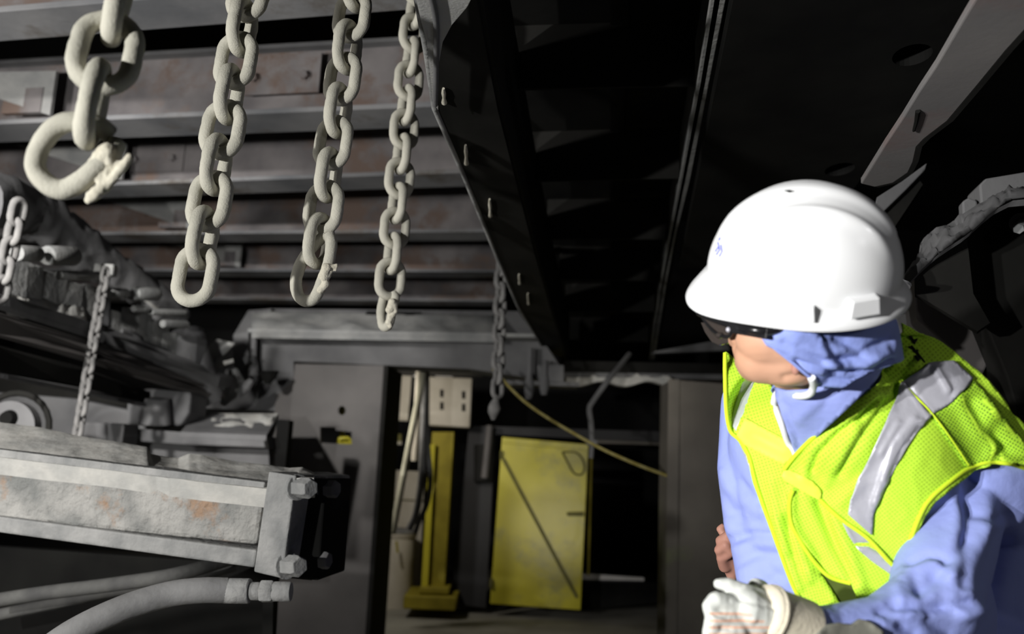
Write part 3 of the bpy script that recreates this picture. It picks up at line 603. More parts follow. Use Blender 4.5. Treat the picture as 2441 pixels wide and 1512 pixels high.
# ------------------------------------------------------------------ chains
def linkmesh(L, W, b, name='link', bend=0, n=48, m=16, rough=.0006, seed=0, openat=None):
    hw = W / 2 - b / 2; hl = L / 2 - W / 2; pts = []
    per = 4 * hl + 2 * PI * hw
    for i in range(n):
        s = per * i / n
        if s < 2 * hl: x, z = hw, -hl + s
        elif s < 2 * hl + PI * hw: a = (s - 2 * hl) / hw; x, z = hw * math.cos(a), hl + hw * math.sin(a)
        elif s < 4 * hl + PI * hw: x, z = -hw, hl - (s - 2 * hl - PI * hw)
        else: a = PI + (s - 4 * hl - PI * hw) / hw; x, z = hw * math.cos(a), -hl + hw * math.sin(a)
        pts.append(Vector((x, 0, z)))
    mb = MB(); mb.tube(pts, b / 2, m, closed=True)
    sc = .02 / b
    for i, v in enumerate(mb.v):
        d = noise.fractal(v * 90 * sc + Vector((seed, 0, 0)), 1, 2, 4) * rough / sc + noise.noise(v * 25 * sc + Vector((0, seed, 0))) * rough * 1.6 / sc
        mb.v[i] = v + v.normalized() * d + Vector((0, (1 if v.y > 0 else -1) * d, 0))
    return mb.mesh(name, smooth=60)
def chain(label, px0, px1, d0, pitch, n, L, W, b, yaw, matn, skip=0, group='steel chains hanging from the roof', n_seg=48, meshes=None, dx=0, last=None, top=None):
    """px0 bottom link centre (px,py), d0 its depth, px1 a point higher up the chain; links placed every `pitch`"""
    A = P(*px0, d0); 
    lo, hi = d0 - .5, d0 + 1.5
    want = pitch * n
    # depth of the upper point so that the length fits
    best = min((abs((P(*px1, d0 + k * .01) - A).length - want), k) for k in range(-5, 80)); dB = d0 + best[1] * .01
    B = P(*px1, dB); ax = (B - A).normalized(); step = (B - A) / n
    t = root('chain', label, 'chain', A + step * n, group)
    view = (A - CAM).normalized(); fx = (view - ax * view.dot(ax)).normalized(); sx = ax.cross(fx)
    ms = meshes or [linkmesh(L, W, b, n=n_seg, seed=k * 3.7) for k in range(3)]
    objs = []
    for i in range(skip, n + 1 + (top or 0)):
        a = math.radians(yaw) + (PI / 2 if i % 2 else 0) + math.radians(rndc.uniform(-5, 5))
        nrm = fx * math.cos(a) + sx * math.sin(a)
        xx = nrm.cross(ax)
        R = Matrix((xx, nrm, ax)).transposed()
        o = bpy.data.objects.new('link', ms[i % len(ms)]); COL.objects.link(o)
        if not o.data.materials: o.data.materials.append(MT[matn])
        o.parent = t; o.matrix_local = Matrix.Translation(A + step * i - t.location) @ R.to_4x4()
        objs.append(o)
    return t, A, ax, step
rndc = random.Random(11)
def slag(name, centers, seed, m='slag', parent=None, vox=.002, amp=.0022):
    mb = MB()
    for c, r in centers: mb.ball(c, r, 8)
    for (c, r), (c2, r2) in zip(centers, centers[1:]):
        if (c - c2).length < (r + r2) * 1.7: mb.tube([c, c2], [r * .95, r2 * .95], 12)
    me = mb.mesh(name); o = bpy.data.objects.new(name, me); COL.objects.link(o)
    md = o.modifiers.new('r', 'REMESH'); md.mode = 'VOXEL'; md.voxel_size = vox
    dg = bpy.context.evaluated_depsgraph_get(); me2 = bpy.data.meshes.new_from_object(o.evaluated_get(dg)); bpy.data.objects.remove(o)
    for v in me2.vertices:
        p = v.co; v.co = p + v.normal * (amp * noise.fractal(p * 55 + Vector((seed, 0, 0)), 1, 2, 3) + amp * noise.noise(p * 45))
    me2.shade_smooth()
    return obj(name, me2, m, parent, label='rough torn weld slag')
def bent(name, pts, d, r, m, parent, nn=16, rough=.0007):
    pw = smoothpath([P(x, y, d + o) for x, y, o in pts], 8)
    rs = [r] * len(pw)
    mb = MB().tube(pw, rs, nn)
    for i, v in enumerate(mb.v):
        mb.v[i] = v + (v - pw[i // nn]).normalized() * (noise.fractal(v * 90, 1, 2, 4) * rough + noise.noise(v * 30) * rough * 2)
    return obj(name, mb, m, parent, smooth=60)
LK = (.128, .092, .026)
# 1: nearest, blurred, with a torn open bottom link
t, A, ax, st = chain('nearest blurred chain at top left, cream with dust, ending in a torn open hook', (222, 248), (282, 8), 1.13, .079, 2, *LK, 80, 'chain', top=1)
r = LK[2] / 2 * 1.02
bent('torn_link', [(262, 322, .012), (235, 300, 0), (195, 288, -.01), (140, 300, -.012), (98, 345, -.012), (84, 395, -.01), (108, 435, -.008), (150, 452, -.005), (195, 432, -.005), (235, 395, -.003), (262, 372, 0), (280, 340, .01)], 1.13, r * .98, 'chain', t)
c = lambda x, y, r_, d=1.125: (P(x, y, d), S(r_, d))
slag('weld_slag', [c(258, 362, 22), c(242, 380, 23), c(228, 396, 20), c(262, 384, 16), c(214, 408, 16), c(230, 422, 12), c(244, 414, 11), c(307, 374, 9), c(301, 384, 10), c(294, 395, 11), c(285, 407, 12), c(276, 418, 12), c(266, 430, 13), c(255, 441, 14), c(244, 451, 15), c(232, 461, 15), c(220, 470, 13), c(210, 479, 10), c(284, 388, 8), c(275, 392, 8), c(258, 405, 10), c(252, 425, 9), c(242, 436, 10)], 2, parent=t)
# 2
chain('long cream chain left of centre, intact to its round bottom link', (466, 656), (592, -15), 1.63, .075, 8, *LK, -30, 'chain', top=2)
# 3
t, A, ax, st = chain('long cream chain in the middle, its bottom link bent and scarred by a weld', (760, 575), (850, -35), 1.86, .075, 8, *LK, 57, 'chain', top=2)
bent('torn_link', [(775, 560, .02), (752, 580, .015), (722, 620, .005), (706, 668, 0), (712, 706, -.003), (732, 718, -.005), (752, 708, -.005), (768, 672, -.008), (783, 630, -.006), (790, 585, -.0), (785, 560, .01)], 1.84, LK[2] / 2, 'chain', t)
c = lambda x, y, r_, d=1.825: (P(x, y, d), S(r_, d))
slag('weld_slag', [c(779, 640, 15), c(772, 660, 14), c(785, 638, 10), c(794, 636, 7), c(802, 634, 5), c(800, 645, 4), c(775, 678, 12), c(765, 690, 11), c(782, 655, 9), c(788, 648, 7)], 5, parent=t)
# 4
t, A, ax, st = chain('smaller-looking cream chain beside the dark girder, ending in a scarred link seen edge-on', (930, 665), (985, 80), 2.46, .075, 10, *LK, 22, 'chain', top=2)
bent('torn_link', [(938, 700, .0), (942, 712, -.01), (936, 735, -.02), (930, 765, -.02), (922, 780, -.01), (912, 775, .005), (908, 750, .012), (913, 715, .012), (922, 695, .01)], 2.46, LK[2] / 2, 'chain', t)
c = lambda x, y, r_, d=2.43: (P(x, y, d), S(r_, d))
slag('weld_slag', [c(935, 722, 10), c(930, 738, 10), c(940, 728, 8), c(943, 742, 5), c(930, 755, 8), c(936, 750, 7), c(926, 768, 7), c(930, 778, 6)], 8, parent=t)
# 5 far chain with a pointed tip
ml = [linkmesh(.125, .082, .027, n=24, m=8, seed=2)]
ml[0].materials.append(MT['chain_grey'])
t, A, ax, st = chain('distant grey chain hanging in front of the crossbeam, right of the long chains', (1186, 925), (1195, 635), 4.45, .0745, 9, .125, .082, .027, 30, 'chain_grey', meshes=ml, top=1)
obj('hanger_bar', MB().bar(A + st * 10 + Vector((-.05, 0, .04)), A + st * 10 + Vector((.32, 0, .04)), .03, .03), 'dark', t)
obj('tip', MB().tube([P(1184, 950, 4.45), P(1180, 962, 4.44), P(1180, 972, 4.43), P(1176, 985, 4.44), P(1176, 1000, 4.45)], [.015, .026, .036, .03, .012], 8), 'chain_grey', t, smooth=60)
# 6 roller-like chain by the conveyor
ml2 = [linkmesh(.094, .062, .0235, n=24, m=8, seed=4)]; ml2[0].materials.append(MT['chain_grey'])
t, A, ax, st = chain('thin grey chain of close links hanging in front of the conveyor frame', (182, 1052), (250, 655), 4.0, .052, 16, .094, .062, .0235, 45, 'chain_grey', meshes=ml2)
obj('anchor', MB().box(P(252, 645, 4.3), (.1, .06, .06)), 'steel_l', t, bevel=.01)
ml3 = [linkmesh(.125, .084, .03, n=24, m=8, seed=4)]; ml3[0].materials.append(MT['chain_grey'])
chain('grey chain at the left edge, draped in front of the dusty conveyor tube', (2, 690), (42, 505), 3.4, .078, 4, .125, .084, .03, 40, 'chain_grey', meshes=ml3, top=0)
# ------------------------------------------------------------------ person helpers
MT['coverall'] = mat('blue_coverall', (.28, .34, .72), (.31, .37, .76), scale=5, rough=.75, bump=.35, bscale=22, bdist=.01, spec=.25)
MT['hood'] = mat('blue_hood', (.24, .31, .68), (.28, .345, .72), scale=5, rough=.7, bump=.4, bscale=26, bdist=.008, spec=.25)
MT['skin'] = mat('skin', (.52, .285, .18), (.60, .345, .235), scale=9, rough=.55, bump=.15, bscale=90, bdist=.001, spec=.35)
MT['skin_red'] = mat('reddish_skin', (.36, .17, .13), (.45, .23, .17), scale=12, rough=.6, bump=.15, bscale=90, bdist=.001)
MT['shell'] = mat('white_helmet_plastic', (.80, .81, .82), rough=.22, bump=0, spec=.5)
MT['trimw'] = mat('white_trim', (.8, .82, .84), rough=.8, bump=.3, bscale=150, bdist=.002)
MT['glove'] = mat('pale_leather_glove', (.55, .57, .54), (.64, .66, .62), scale=12, rough=.85, bump=.4, bscale=60, bdist=.003)
MT['cuff'] = mat('cream_knit_cuff', (.68, .62, .47), (.74, .68, .54), scale=12, rough=.95, bump=.5, bscale=160, bdist=.002)
MT['blackp'] = mat('black_plastic', (.01, .01, .011), rough=.25, bump=0, spec=.5)
MT['hair'] = mat('black_hair', (.008, .008, .008), rough=.6, bump=.3)
MT['lime_b'] = mat('lime_binding', (.62, .82, .03), rough=.8, bump=.2, bscale=120, bdist=.002)
MT['lime_y'] = mat('yellow_lime_band', (.74, .86, .06), (.8, .9, .1), rough=.6, bump=.2, bscale=30, bdist=.004)
MT['ink'] = mat('black_print', (.01, .012, .01), rough=.7, bump=0)
MT['inkb'] = mat('blue_print', (.05, .07, .5), rough=.5, bump=0)
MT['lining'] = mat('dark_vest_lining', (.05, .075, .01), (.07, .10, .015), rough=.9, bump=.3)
MT['silver'] = mat('silver_reflective_tape', (.40, .40, .45), (.52, .52, .58), scale=6, rough=.4, metal=.2, bump=.35, bscale=14, bdist=.012, spec=.6)
MT['strapg'] = mat('grey_strap', (.19, .19, .16), (.24, .24, .2), rough=.7, bump=.2)
MT['shirt'] = mat('grey_work_shirt', (.22, .21, .27), (.28, .27, .33), rough=.9, bump=.3)
MT['trouser'] = mat('dark_trousers', (.02, .025, .05), rough=.9, bump=.3)
MT['boot'] = mat('dark_boots', (.02, .018, .015), rough=.6, bump=.2)
def mesh_fabric(name='lime_mesh_fabric', hole=(.34, .60, .03, 1), base=(.56, .90, .05, 1)):
    m, nt, b = nodes(name); N = nt.nodes; L = nt.links
    uv = N.new('ShaderNodeUVMap'); uv.uv_map = 'cloth'
    v = N.new('ShaderNodeTexVoronoi'); v.voronoi_dimensions = '2D'; v.inputs['Scale'].default_value = 135; v.inputs['Randomness'].default_value = .12
    L.new(uv.outputs[0], v.inputs['Vector'])
    c = N.new('ShaderNodeValToRGB'); c.color_ramp.elements[0].position = .20; c.color_ramp.elements[0].color = hole
    c.color_ramp.elements[1].position = .34; c.color_ramp.elements[1].color = base
    L.new(v.outputs['Distance'], c.inputs[0]); L.new(c.outputs[0], b.inputs['Base Color'])
    b.inputs['Roughness'].default_value = .75; b.inputs['Specular IOR Level'].default_value = .3
    bp = N.new('ShaderNodeBump'); bp.inputs['Strength'].default_value = .35; bp.inputs['Distance'].default_value = .0015
    L.new(v.outputs['Distance'], bp.inputs['Height']); L.new(bp.outputs[0], b.inputs['Normal']); return m
MT['lime'] = mesh_fabric()
MT['lime_dark_backed'] = mesh_fabric('dark_backed_lime_mesh', (.06, .16, .01, 1), (.40, .70, .035, 1))  # darkness seen through the weave put into hole and base colours
def glass():
    m, nt, b = nodes('smoked_lens'); b.inputs['Base Color'].default_value = (.12, .10, .09, 1); b.inputs['Roughness'].default_value = .05
    b.inputs['Transmission Weight'].default_value = .7; b.inputs['IOR'].default_value = 1.3; return m
MT['lens'] = glass()
def striped_glove():
    m, nt, b = nodes('striped_glove_back'); N = nt.nodes; L = nt.links
    uv = N.new('ShaderNodeTexCoord'); mp = N.new('ShaderNodeMapping'); L.new(uv.outputs['Object'], mp.inputs[0])
    w = N.new('ShaderNodeTexWave'); w.bands_direction = 'Z'; w.inputs['Scale'].default_value = 40; w.inputs['Distortion'].default_value = .4
    L.new(mp.outputs[0], w.inputs['Vector'])
    c = N.new('ShaderNodeValToRGB'); e = c.color_ramp.elements; e[0].position = .80; e[0].color = (.62, .62, .58, 1); e[1].position = .92; e[1].color = (.78, .36, .2, 1)
    L.new(w.outputs['Fac'], c.inputs[0]); L.new(c.outputs[0], b.inputs['Base Color']); b.inputs['Roughness'].default_value = .95; return m
MT['gstripe'] = striped_glove()

def capsules(caps, vox, smooth_it=4, name='body'):
    """caps: ((px,py,d,rpx),(px,py,d,rpx)) tapered capsules fused into one continuous skin"""
    mb = MB()
    for a, b in caps:
        A = a[0] if isinstance(a[0], Vector) else P(*a[:3]); B = b[0] if isinstance(b[0], Vector) else P(*b[:3])
        ra = a[1] if isinstance(a[0], Vector) else S(a[3], a[2]); rb = b[1] if isinstance(b[0], Vector) else S(b[3], b[2])
        L_ = (B - A).length; n = max(2, int(L_ / (min(ra, rb) * .35)) + 1)
        mb.ball(A, ra, 14)
        if L_ > 1e-5:
            mb.ball(B, rb, 14)
            # true tapered tube between tangent circles
            mb.tube([A, B], [ra, rb], 28)
    me = mb.mesh(name); o = bpy.data.objects.new(name, me); COL.objects.link(o)
    md = o.modifiers.new('r', 'REMESH'); md.mode = 'VOXEL'; md.voxel_size = vox; md.adaptivity = 0
    sm = o.modifiers.new('s', 'SMOOTH'); sm.iterations = smooth_it; sm.factor = .6
    dg = bpy.context.evaluated_depsgraph_get(); me2 = bpy.data.meshes.new_from_object(o.evaluated_get(dg)); me2.name = name
    bpy.data.objects.remove(o); bpy.data.meshes.remove(me)
    me2.shade_smooth(); return me2
def bvh_of(me):
    return BVHTree.FromPolygons([v.co.copy() for v in me.vertices], [tuple(p.vertices) for p in me.polygons])
def np_px(co):
    v = co - np.array(CAM); d = v @ np.array(fw); return 1220.5 + (v @ np.array(RT)) / d * F, 756 - (v @ np.array(UP)) / d * F, d
def segdist(px, py, pts):
    best = np.full(px.shape, 1e9); side = np.zeros(px.shape)
    for (x0, y0), (x1, y1) in zip(pts, pts[1:]):
        dx, dy = x1 - x0, y1 - y0; l2 = dx * dx + dy * dy + 1e-9
        t = np.clip(((px - x0) * dx + (py - y0) * dy) / l2, 0, 1)
        ex = px - x0 - t * dx; ey = py - y0 - t * dy; d = np.hypot(ex, ey)
        s = (dx * (py - y0) - dy * (px - x0)) / math.sqrt(l2)
        m = d < best; best = np.where(m, d, best); side = np.where(m, s, side)
    return best, side
def inpoly(px, py, poly):
    c = np.zeros(px.shape, bool); n = len(poly)
    for i in range(n):
        x0, y0 = poly[i]; x1, y1 = poly[i - 1]
        if y0 == y1: continue
        m = ((y0 > py) != (y1 > py)) & (px < (x1 - x0) * (py - y0) / (y1 - y0) + x0); c ^= m
    return c
def folds(me, strokes, mask=None, amp=0, scale=30, facing=True, seed=0, stretch=None):
    """cloth folds: grooves (negative) and ridges (positive) along strokes, plus soft crumple"""
    n = len(me.vertices); co = np.empty(n * 3); me.vertices.foreach_get('co', co); co = co.reshape(-1, 3)
    no = np.empty(n * 3); me.vertex_normals.foreach_get('vector', no); no = no.reshape(-1, 3)
    px, py, d = np_px(co); disp = np.zeros(n)
    for pts, wd, h in strokes:
        dist, side = segdist(px, py, pts)
        if h < 0:   # sharp groove with a lip on one side
            disp += h * np.exp(-(dist / wd) ** 2) - h * .6 * np.exp(-((side - wd * 1.6) / (wd * 1.3)) ** 2) * (dist < wd * 4)
        else: disp += h * np.exp(-(dist / wd) ** 2)
    if facing:
        view = co - np.array(CAM); view /= np.linalg.norm(view, axis=1)[:, None]
        disp *= np.clip(-(view * no).sum(1) * 2.2, 0, 1)
    if amp:
        ns = np.array([noise.fractal(Vector((x * scale + seed, y * scale, z * scale * .55)), 1, 2, 2) for x, y, z in co])
        rg = 1 - np.abs(ns) * 2.2
        disp += amp * (np.clip(rg, -1, 1) ** 3)
    if mask is not None: disp *= mask(px, py, d)
    co += no * disp[:, None]; me.vertices.foreach_set('co', co.ravel()); me.update()
def drape(name, poly, bvh, off, m, parent, strokes=(), res=7, thick=.002, guess=1.35, holes=(), label=None, sub=1, uvrot=0, amp=0, relax=0):
    pts = []
    for i in range(len(poly)):
        a = poly[i]; b = poly[(i + 1) % len(poly)]; k = max(1, int(math.hypot(b[0] - a[0], b[1] - a[1]) / res))
        pts += [(lerp(a[0], b[0], j / k), lerp(a[1], b[1], j / k)) for j in range(k)]
    nb = len(pts); edges = [(i, (i + 1) % nb) for i in range(nb)]
    xs = [p[0] for p in pts]; ys = [p[1] for p in pts]
    gx, gy = np.meshgrid(np.arange(min(xs), max(xs), res), np.arange(min(ys), max(ys), res * .87))
    gx = gx + (np.arange(gx.shape[0]) % 2)[:, None] * res * .5
    gx = gx.ravel(); gy = gy.ravel(); ok = inpoly(gx, gy, pts)
    bd, _ = segdist(gx, gy, pts + [pts[0]]); ok &= bd > res * .45
    allp = [Vector(p) for p in pts] + [Vector((x, y)) for x, y in zip(gx[ok], gy[ok])]
    vs, es, fs, *_ = geometry.delaunay_2d_cdt(allp, edges, [list(range(nb))], 1, 1e-4)
    P3 = []
    for v in vs:
        r = ray(v.x, v.y); hit, nrm, idx, dist = bvh.ray_cast(CAM, r.normalized())
        if hit is None:
            q_ = P(v.x, v.y, guess); hit2, nrm, idx, dd = bvh.find_nearest(q_)
            dep = (hit2 - CAM).dot(fw); hit = P(v.x, v.y, dep); nrm = -fw
        if nrm.dot(r) > 0: nrm = -nrm
        if nrm.dot(-r.normalized()) < .35: nrm = (nrm - r.normalized() * .5).normalized()
        P3.append([hit, nrm])
    # relax depth so the cloth bridges hollows
    if relax:
        adj = [set() for _ in vs]
        for f in fs:
            for i in range(len(f)): adj[f[i]].add(f[i - 1]); adj[f[i - 1]].add(f[i])
        dep = [(h - CAM).dot(fw) for h, _ in P3]; base = dep[:]
        for _ in range(relax):
            nd = dep[:]
            for i, a in enumerate(adj):
                if a: nd[i] = min(base[i] , lerp(dep[i], sum(dep[j] for j in a) / len(a), .7))
            dep = nd
        for i, v in enumerate(vs): P3[i][0] = P(v.x, v.y, dep[i])
    adj = [set() for _ in vs]
    for f in fs:
        for i in range(len(f)): adj[f[i]].add(f[i - 1]); adj[f[i - 1]].add(f[i])
    for _ in range(4):
        ns_ = [sum((P3[j][1] for j in a), P3[i][1] * 1.0).normalized() if a else P3[i][1] for i, a in enumerate(adj)]
        for i, n_ in enumerate(ns_): P3[i][1] = n_
    dd_ = [(h - CAM).dot(fw) for h, _ in P3]
    for _ in range(3): dd_ = [lerp(x_, sum(dd_[j] for j in a) / len(a), .5) if a else x_ for x_, a in zip(dd_, adj)]
    for i, v in enumerate(vs): P3[i][0] = P(v.x, v.y, dd_[i])
    mb = MB(); mb.v = [h + nn * off for h, nn in P3]; mb.f = [tuple(f) for f in fs]
    me = bpy.data.meshes.new(name); me.from_pydata(mb.v, [], mb.f)
    # normals toward camera
    bm = bmesh.new(); bm.from_mesh(me)
    for f in bm.faces:
        if f.normal.dot(f.calc_center_median() - CAM) > 0: f.normal_flip()
    bm.to_mesh(me); bm.free(); me.update()
    if strokes or amp: folds(me, strokes, amp=amp, scale=26, facing=False)
    uv = me.uv_layers.new(name='cloth'); cr, sr = math.cos(uvrot), math.sin(uvrot)
    for l in me.loops:
        v = vs[l.vertex_index]; uv.data[l.index].uv = ((v.x * cr - v.y * sr) / 1000, (v.x * sr + v.y * cr) / 1000)
    me.shade_smooth()
    o = obj(name, me, m, parent, label=label)
    sd = o.modifiers.new('thickness', 'SOLIDIFY'); sd.thickness = thick; sd.offset = 1
    return o
def drape_tube(name, pts, bvh, off, r, m, parent, guess=1.35, label=None, n=8, sm=6):
    sp = smoothpath([(x, y, 0) for x, y in pts], sm); out = []
    for v in sp:
        rr = ray(v.x, v.y).normalized(); hit, nrm, i, d = bvh.ray_cast(CAM, rr)
        if hit is None:
            h2, nrm, i, d = bvh.find_nearest(P(v.x, v.y, guess)); hit = P(v.x, v.y, (h2 - CAM).dot(fw)); nrm = -fw
        if nrm.dot(rr) > 0: nrm = -nrm
        out.append(hit + nrm * off)
    for _ in range(2): out = [out[0]] + [(a + b * 2 + c_) / 4 for a, b, c_ in zip(out, out[1:], out[2:])] + [out[-1]]
    return obj(name, MB().tube(out, r, n), m, parent, smooth=60, label=label)
# ------------------------------------------------------------------ the worker
W = root('person', 'worker in white hard hat, lime vest and blue hooded coverall, looking away left', 'person', Vector((.72, 1.5, 0)))
# torso and legs (one continuous coverall), arms fused in
torso = [((1985, 930, 1.36, 92), (2000, 1010, 1.38, 130)),
         ((1850, 985, 1.50, 110), (2010, 960, 1.42, 110)),
         ((1880, 1060, 1.45, 140), (1950, 1400, 1.43, 150)),
         ((2010, 1000, 1.42, 140), (2060, 1450, 1.42, 190)),
         ((2150, 925, 1.40, 120), (2240, 1000, 1.40, 128)),
         ((2100, 1060, 1.40, 165), (2160, 1450, 1.42, 190)),
         ((2240, 1005, 1.40, 118), (2325, 1135, 1.41, 140)),
         ((2325, 1135, 1.42, 138), (2430, 1200, 1.58, 145)),
         ((2325, 1170, 1.52, 130), (2310, 1560, 1.60, 190)),
         ((2000, 1560, 1.46, 180), (2300, 1620, 1.5, 200))]
tb = capsules(torso, .008, 10, 'torso'); TB = bvh_of(tb)
hip = P(2130, 1650, 1.48); hz = hip.z
Lh = Vector((hip.x - .11, hip.y, hz)); Rh = Vector((hip.x + .11, hip.y + .02, hz))
legs = []
for h_, fx_ in ((Lh, -.04), (Rh, .06)):
    kn = Vector((h_.x + fx_, h_.y - .04, .5)); an = Vector((h_.x + fx_, h_.y + .03, .1))
    legs += [((h_, .115), (kn, .085)), ((kn, .085), (an, .07))]
arms = [((1800, 965, 1.54, 80), (1797, 1120, 1.50, 84)), ((1797, 1120, 1.50, 84), (1810, 1250, 1.48, 82)),
        ((1812, 1250, 1.48, 76), (1842, 1385, 1.42, 84)), ((1842, 1385, 1.42, 84), (1960, 1500, 1.36, 80)), ((1960, 1500, 1.36, 80), (2080, 1560, 1.34, 70)),
        ((2285, 1215, 1.37, 100), (2250, 1320, 1.30, 108)), ((2250, 1320, 1.30, 108), (2225, 1445, 1.22, 104)),
        ((2225, 1445, 1.22, 102), (2110, 1500, 1.17, 78)), ((2110, 1500, 1.17, 78), (1960, 1500, 1.13, 52)), ((1960, 1500, 1.13, 52), (1890, 1490, 1.11, 50))]
body = capsules(torso + legs + arms, .0052, 6, 'coverall')
vest_zone = [(1727, 838), (1727, 900), (1733, 1015), (1785, 1085), (1828, 1230), (1890, 1395), (1922, 1456), (2070, 1490), (2117, 1420), (2116, 1372), (2158, 1345), (2192, 1228), (2250, 1160), (2350, 1103), (2460, 1125), (2460, 1000), (2310, 905), (2135, 772), (2035, 950), (1897, 1084), (1852, 935)]
sl = []
# picture-left sleeve folds
for pts, wd, h in (([(1722, 1180), (1760, 1240), (1810, 1245)], 9, -.008), ([(1718, 1230), (1800, 1210), (1822, 1190)], 8, -.007), ([(1740, 1290), (1800, 1272), (1850, 1275)], 7, -.010),
                   ([(1740, 1265), (1790, 1250)], 10, .006), ([(1745, 1320), (1800, 1300), (1860, 1300)], 9, .006), ([(1750, 1350), (1810, 1320), (1870, 1325)], 7, -.006),
                   ([(1730, 1080), (1760, 1150), (1778, 1170)], 9, -.007), ([(1762, 1150), (1790, 1190), (1806, 1192)], 8, -.009), ([(1720, 1000), (1735, 1090), (1730, 1170)], 10, .005),
                   ([(1820, 1400), (1860, 1370), (1900, 1390)], 8, -.006), ([(1880, 1380), (1850, 1350)], 9, .006), ([(1870, 1440), (1900, 1400), (1930, 1440)], 9, -.006)): sl.append((pts, wd, h))
# picture-right sleeve folds
for pts, wd, h in (([(2170, 1345), (2210, 1325), (2240, 1330), (2255, 1345)], 7, -.011), ([(2175, 1365), (2230, 1350), (2252, 1352)], 9, .008), ([(2190, 1415), (2240, 1370), (2300, 1290)], 10, -.010),
                   ([(2250, 1170), (2280, 1220), (2292, 1260)], 10, .007), ([(2180, 1380), (2195, 1420)], 9, -.008), ([(2110, 1470), (2150, 1452), (2230, 1450), (2300, 1440)], 8, -.012),
                   ([(2110, 1440), (2180, 1430), (2300, 1420)], 12, .007), ([(2140, 1490), (2180, 1512)], 8, -.010), ([(2210, 1480), (2260, 1512)], 9, -.008), ([(2095, 1460), (2120, 1445), (2135, 1448)], 7, -.01),
                   ([(2140, 1400), (2150, 1440), (2140, 1460)], 9, .009), ([(2300, 1200), (2300, 1300), (2290, 1400)], 10, -.012), ([(2310, 1220), (2345, 1240), (2400, 1236)], 7, -.008),
                   ([(2340, 1130), (2350, 1230), (2330, 1330)], 16, .010), ([(2300, 1130), (2315, 1220), (2325, 1330)], 16, -.012), ([(2400, 1230), (2370, 1320), (2350, 1380)], 18, -.014), ([(2330, 1455), (2290, 1470)], 12, .012),
                   ([(1925, 1480), (1945, 1470), (1955, 1500)], 7, -.008), ([(1880, 1455), (1960, 1455), (1985, 1475)], 9, .006), ([(2430, 1280), (2380, 1420), (2370, 1512)], 22, .010)): sl.append((pts, wd, h))
def mk(px, py, d):
    m = inpoly(px, py, vest_zone) & (d > 1.22); return np.where(m, .0, 1.0)
sl = [(p_, w_ * 1.5, h_ * .5) for p_, w_, h_ in sl]
folds(body, sl, mask=mk, amp=.0012, scale=7)
obj('coverall', body, 'coverall', W)
BB = bvh_of(body)
for h_, fx_ in ((Lh, -.04), (Rh, .06)):
    an = Vector((h_.x + fx_, h_.y + .03, 0))
    obj('boot', capsules([((an + Vector((0, .03, .05)), .05), (an + Vector((-.01, -.14, .045)), .045)), ((an + Vector((0, .02, .05)), .055), (an + Vector((0, .02, .15)), .055))], .012, 3, 'boot'), 'boot', W)

# head frame
psi = math.radians(14); tau = math.radians(31); lean = math.radians(-4)
hf = (-RT * math.cos(psi) + fw * math.sin(psi)).normalized()
hu = (UP - hf * UP.dot(hf)).normalized(); hs = hu.cross(hf).normalized()      # hs: the side facing the camera
R1 = Matrix.Rotation(tau, 3, hf); 
if (R1 @ hu).dot(-fw) < hu.dot(-fw): R1 = Matrix.Rotation(-tau, 3, hf)
hu = R1 @ hu; hs = R1 @ hs
R2 = Matrix.Rotation(lean, 3, -fw)
hf, hu, hs = R2 @ hf, R2 @ hu, R2 @ hs
DH = 1.22; HC = P(1912, 650, DH)
def H(x, y, z): return HC + hf * x + hs * y + hu * z
HR = Matrix((hf, hs, hu)).transposed()
# helmet
A_, B_, H_ = .133, .107, .130
def dome(th, z):
    """radius point on the shell at azimuth th (0=front) and height z 0..1"""
    zz_ = z ** 1.0; rr_ = max(0, 1 - zz_ ** 2.0) ** (1 / 2.05)
    x = A_ * rr_ * math.cos(th); y = B_ * rr_ * math.sin(th); Z = H_ * z
    return Vector((x, y, Z))
mb = MB(); NT = 120; NZ = 44; rings = []
hz_ = [math.sin(i / NZ * PI / 2) for i in range(NZ + 1)]
for i, z in enumerate(hz_[:-1]):
    for j in range(NT):
        th = 2 * PI * j / NT; p = dome(th, z)
        # central raised comb and two side ribs running front to back
        if z > .35:
            wgt = min(1, (z - .35) / .25)
            e = .0055 * math.exp(-(p.y / .019) ** 4) + .0055 * (math.exp(-((abs(p.y) - .050) / .008) ** 2))
            e *= wgt * (1 if -.115 < p.x < .12 else .3)
            p += Vector((p.x * .25, p.y * .3, 1)).normalized() * e if p.length else p
        mb.v.append(H(*p))
for i in range(NZ - 1):
    for j in range(NT):
        j2 = (j + 1) % NT; mb.f.append((i * NT + j, i * NT + j2, (i + 1) * NT + j2, (i + 1) * NT + j))
mb.v.append(H(0, 0, H_ + .0055)); tp_ = len(mb.v) - 1
for j in range(NT): mb.f.append(((NZ - 1) * NT + j, (NZ - 1) * NT + (j + 1) % NT, tp_))
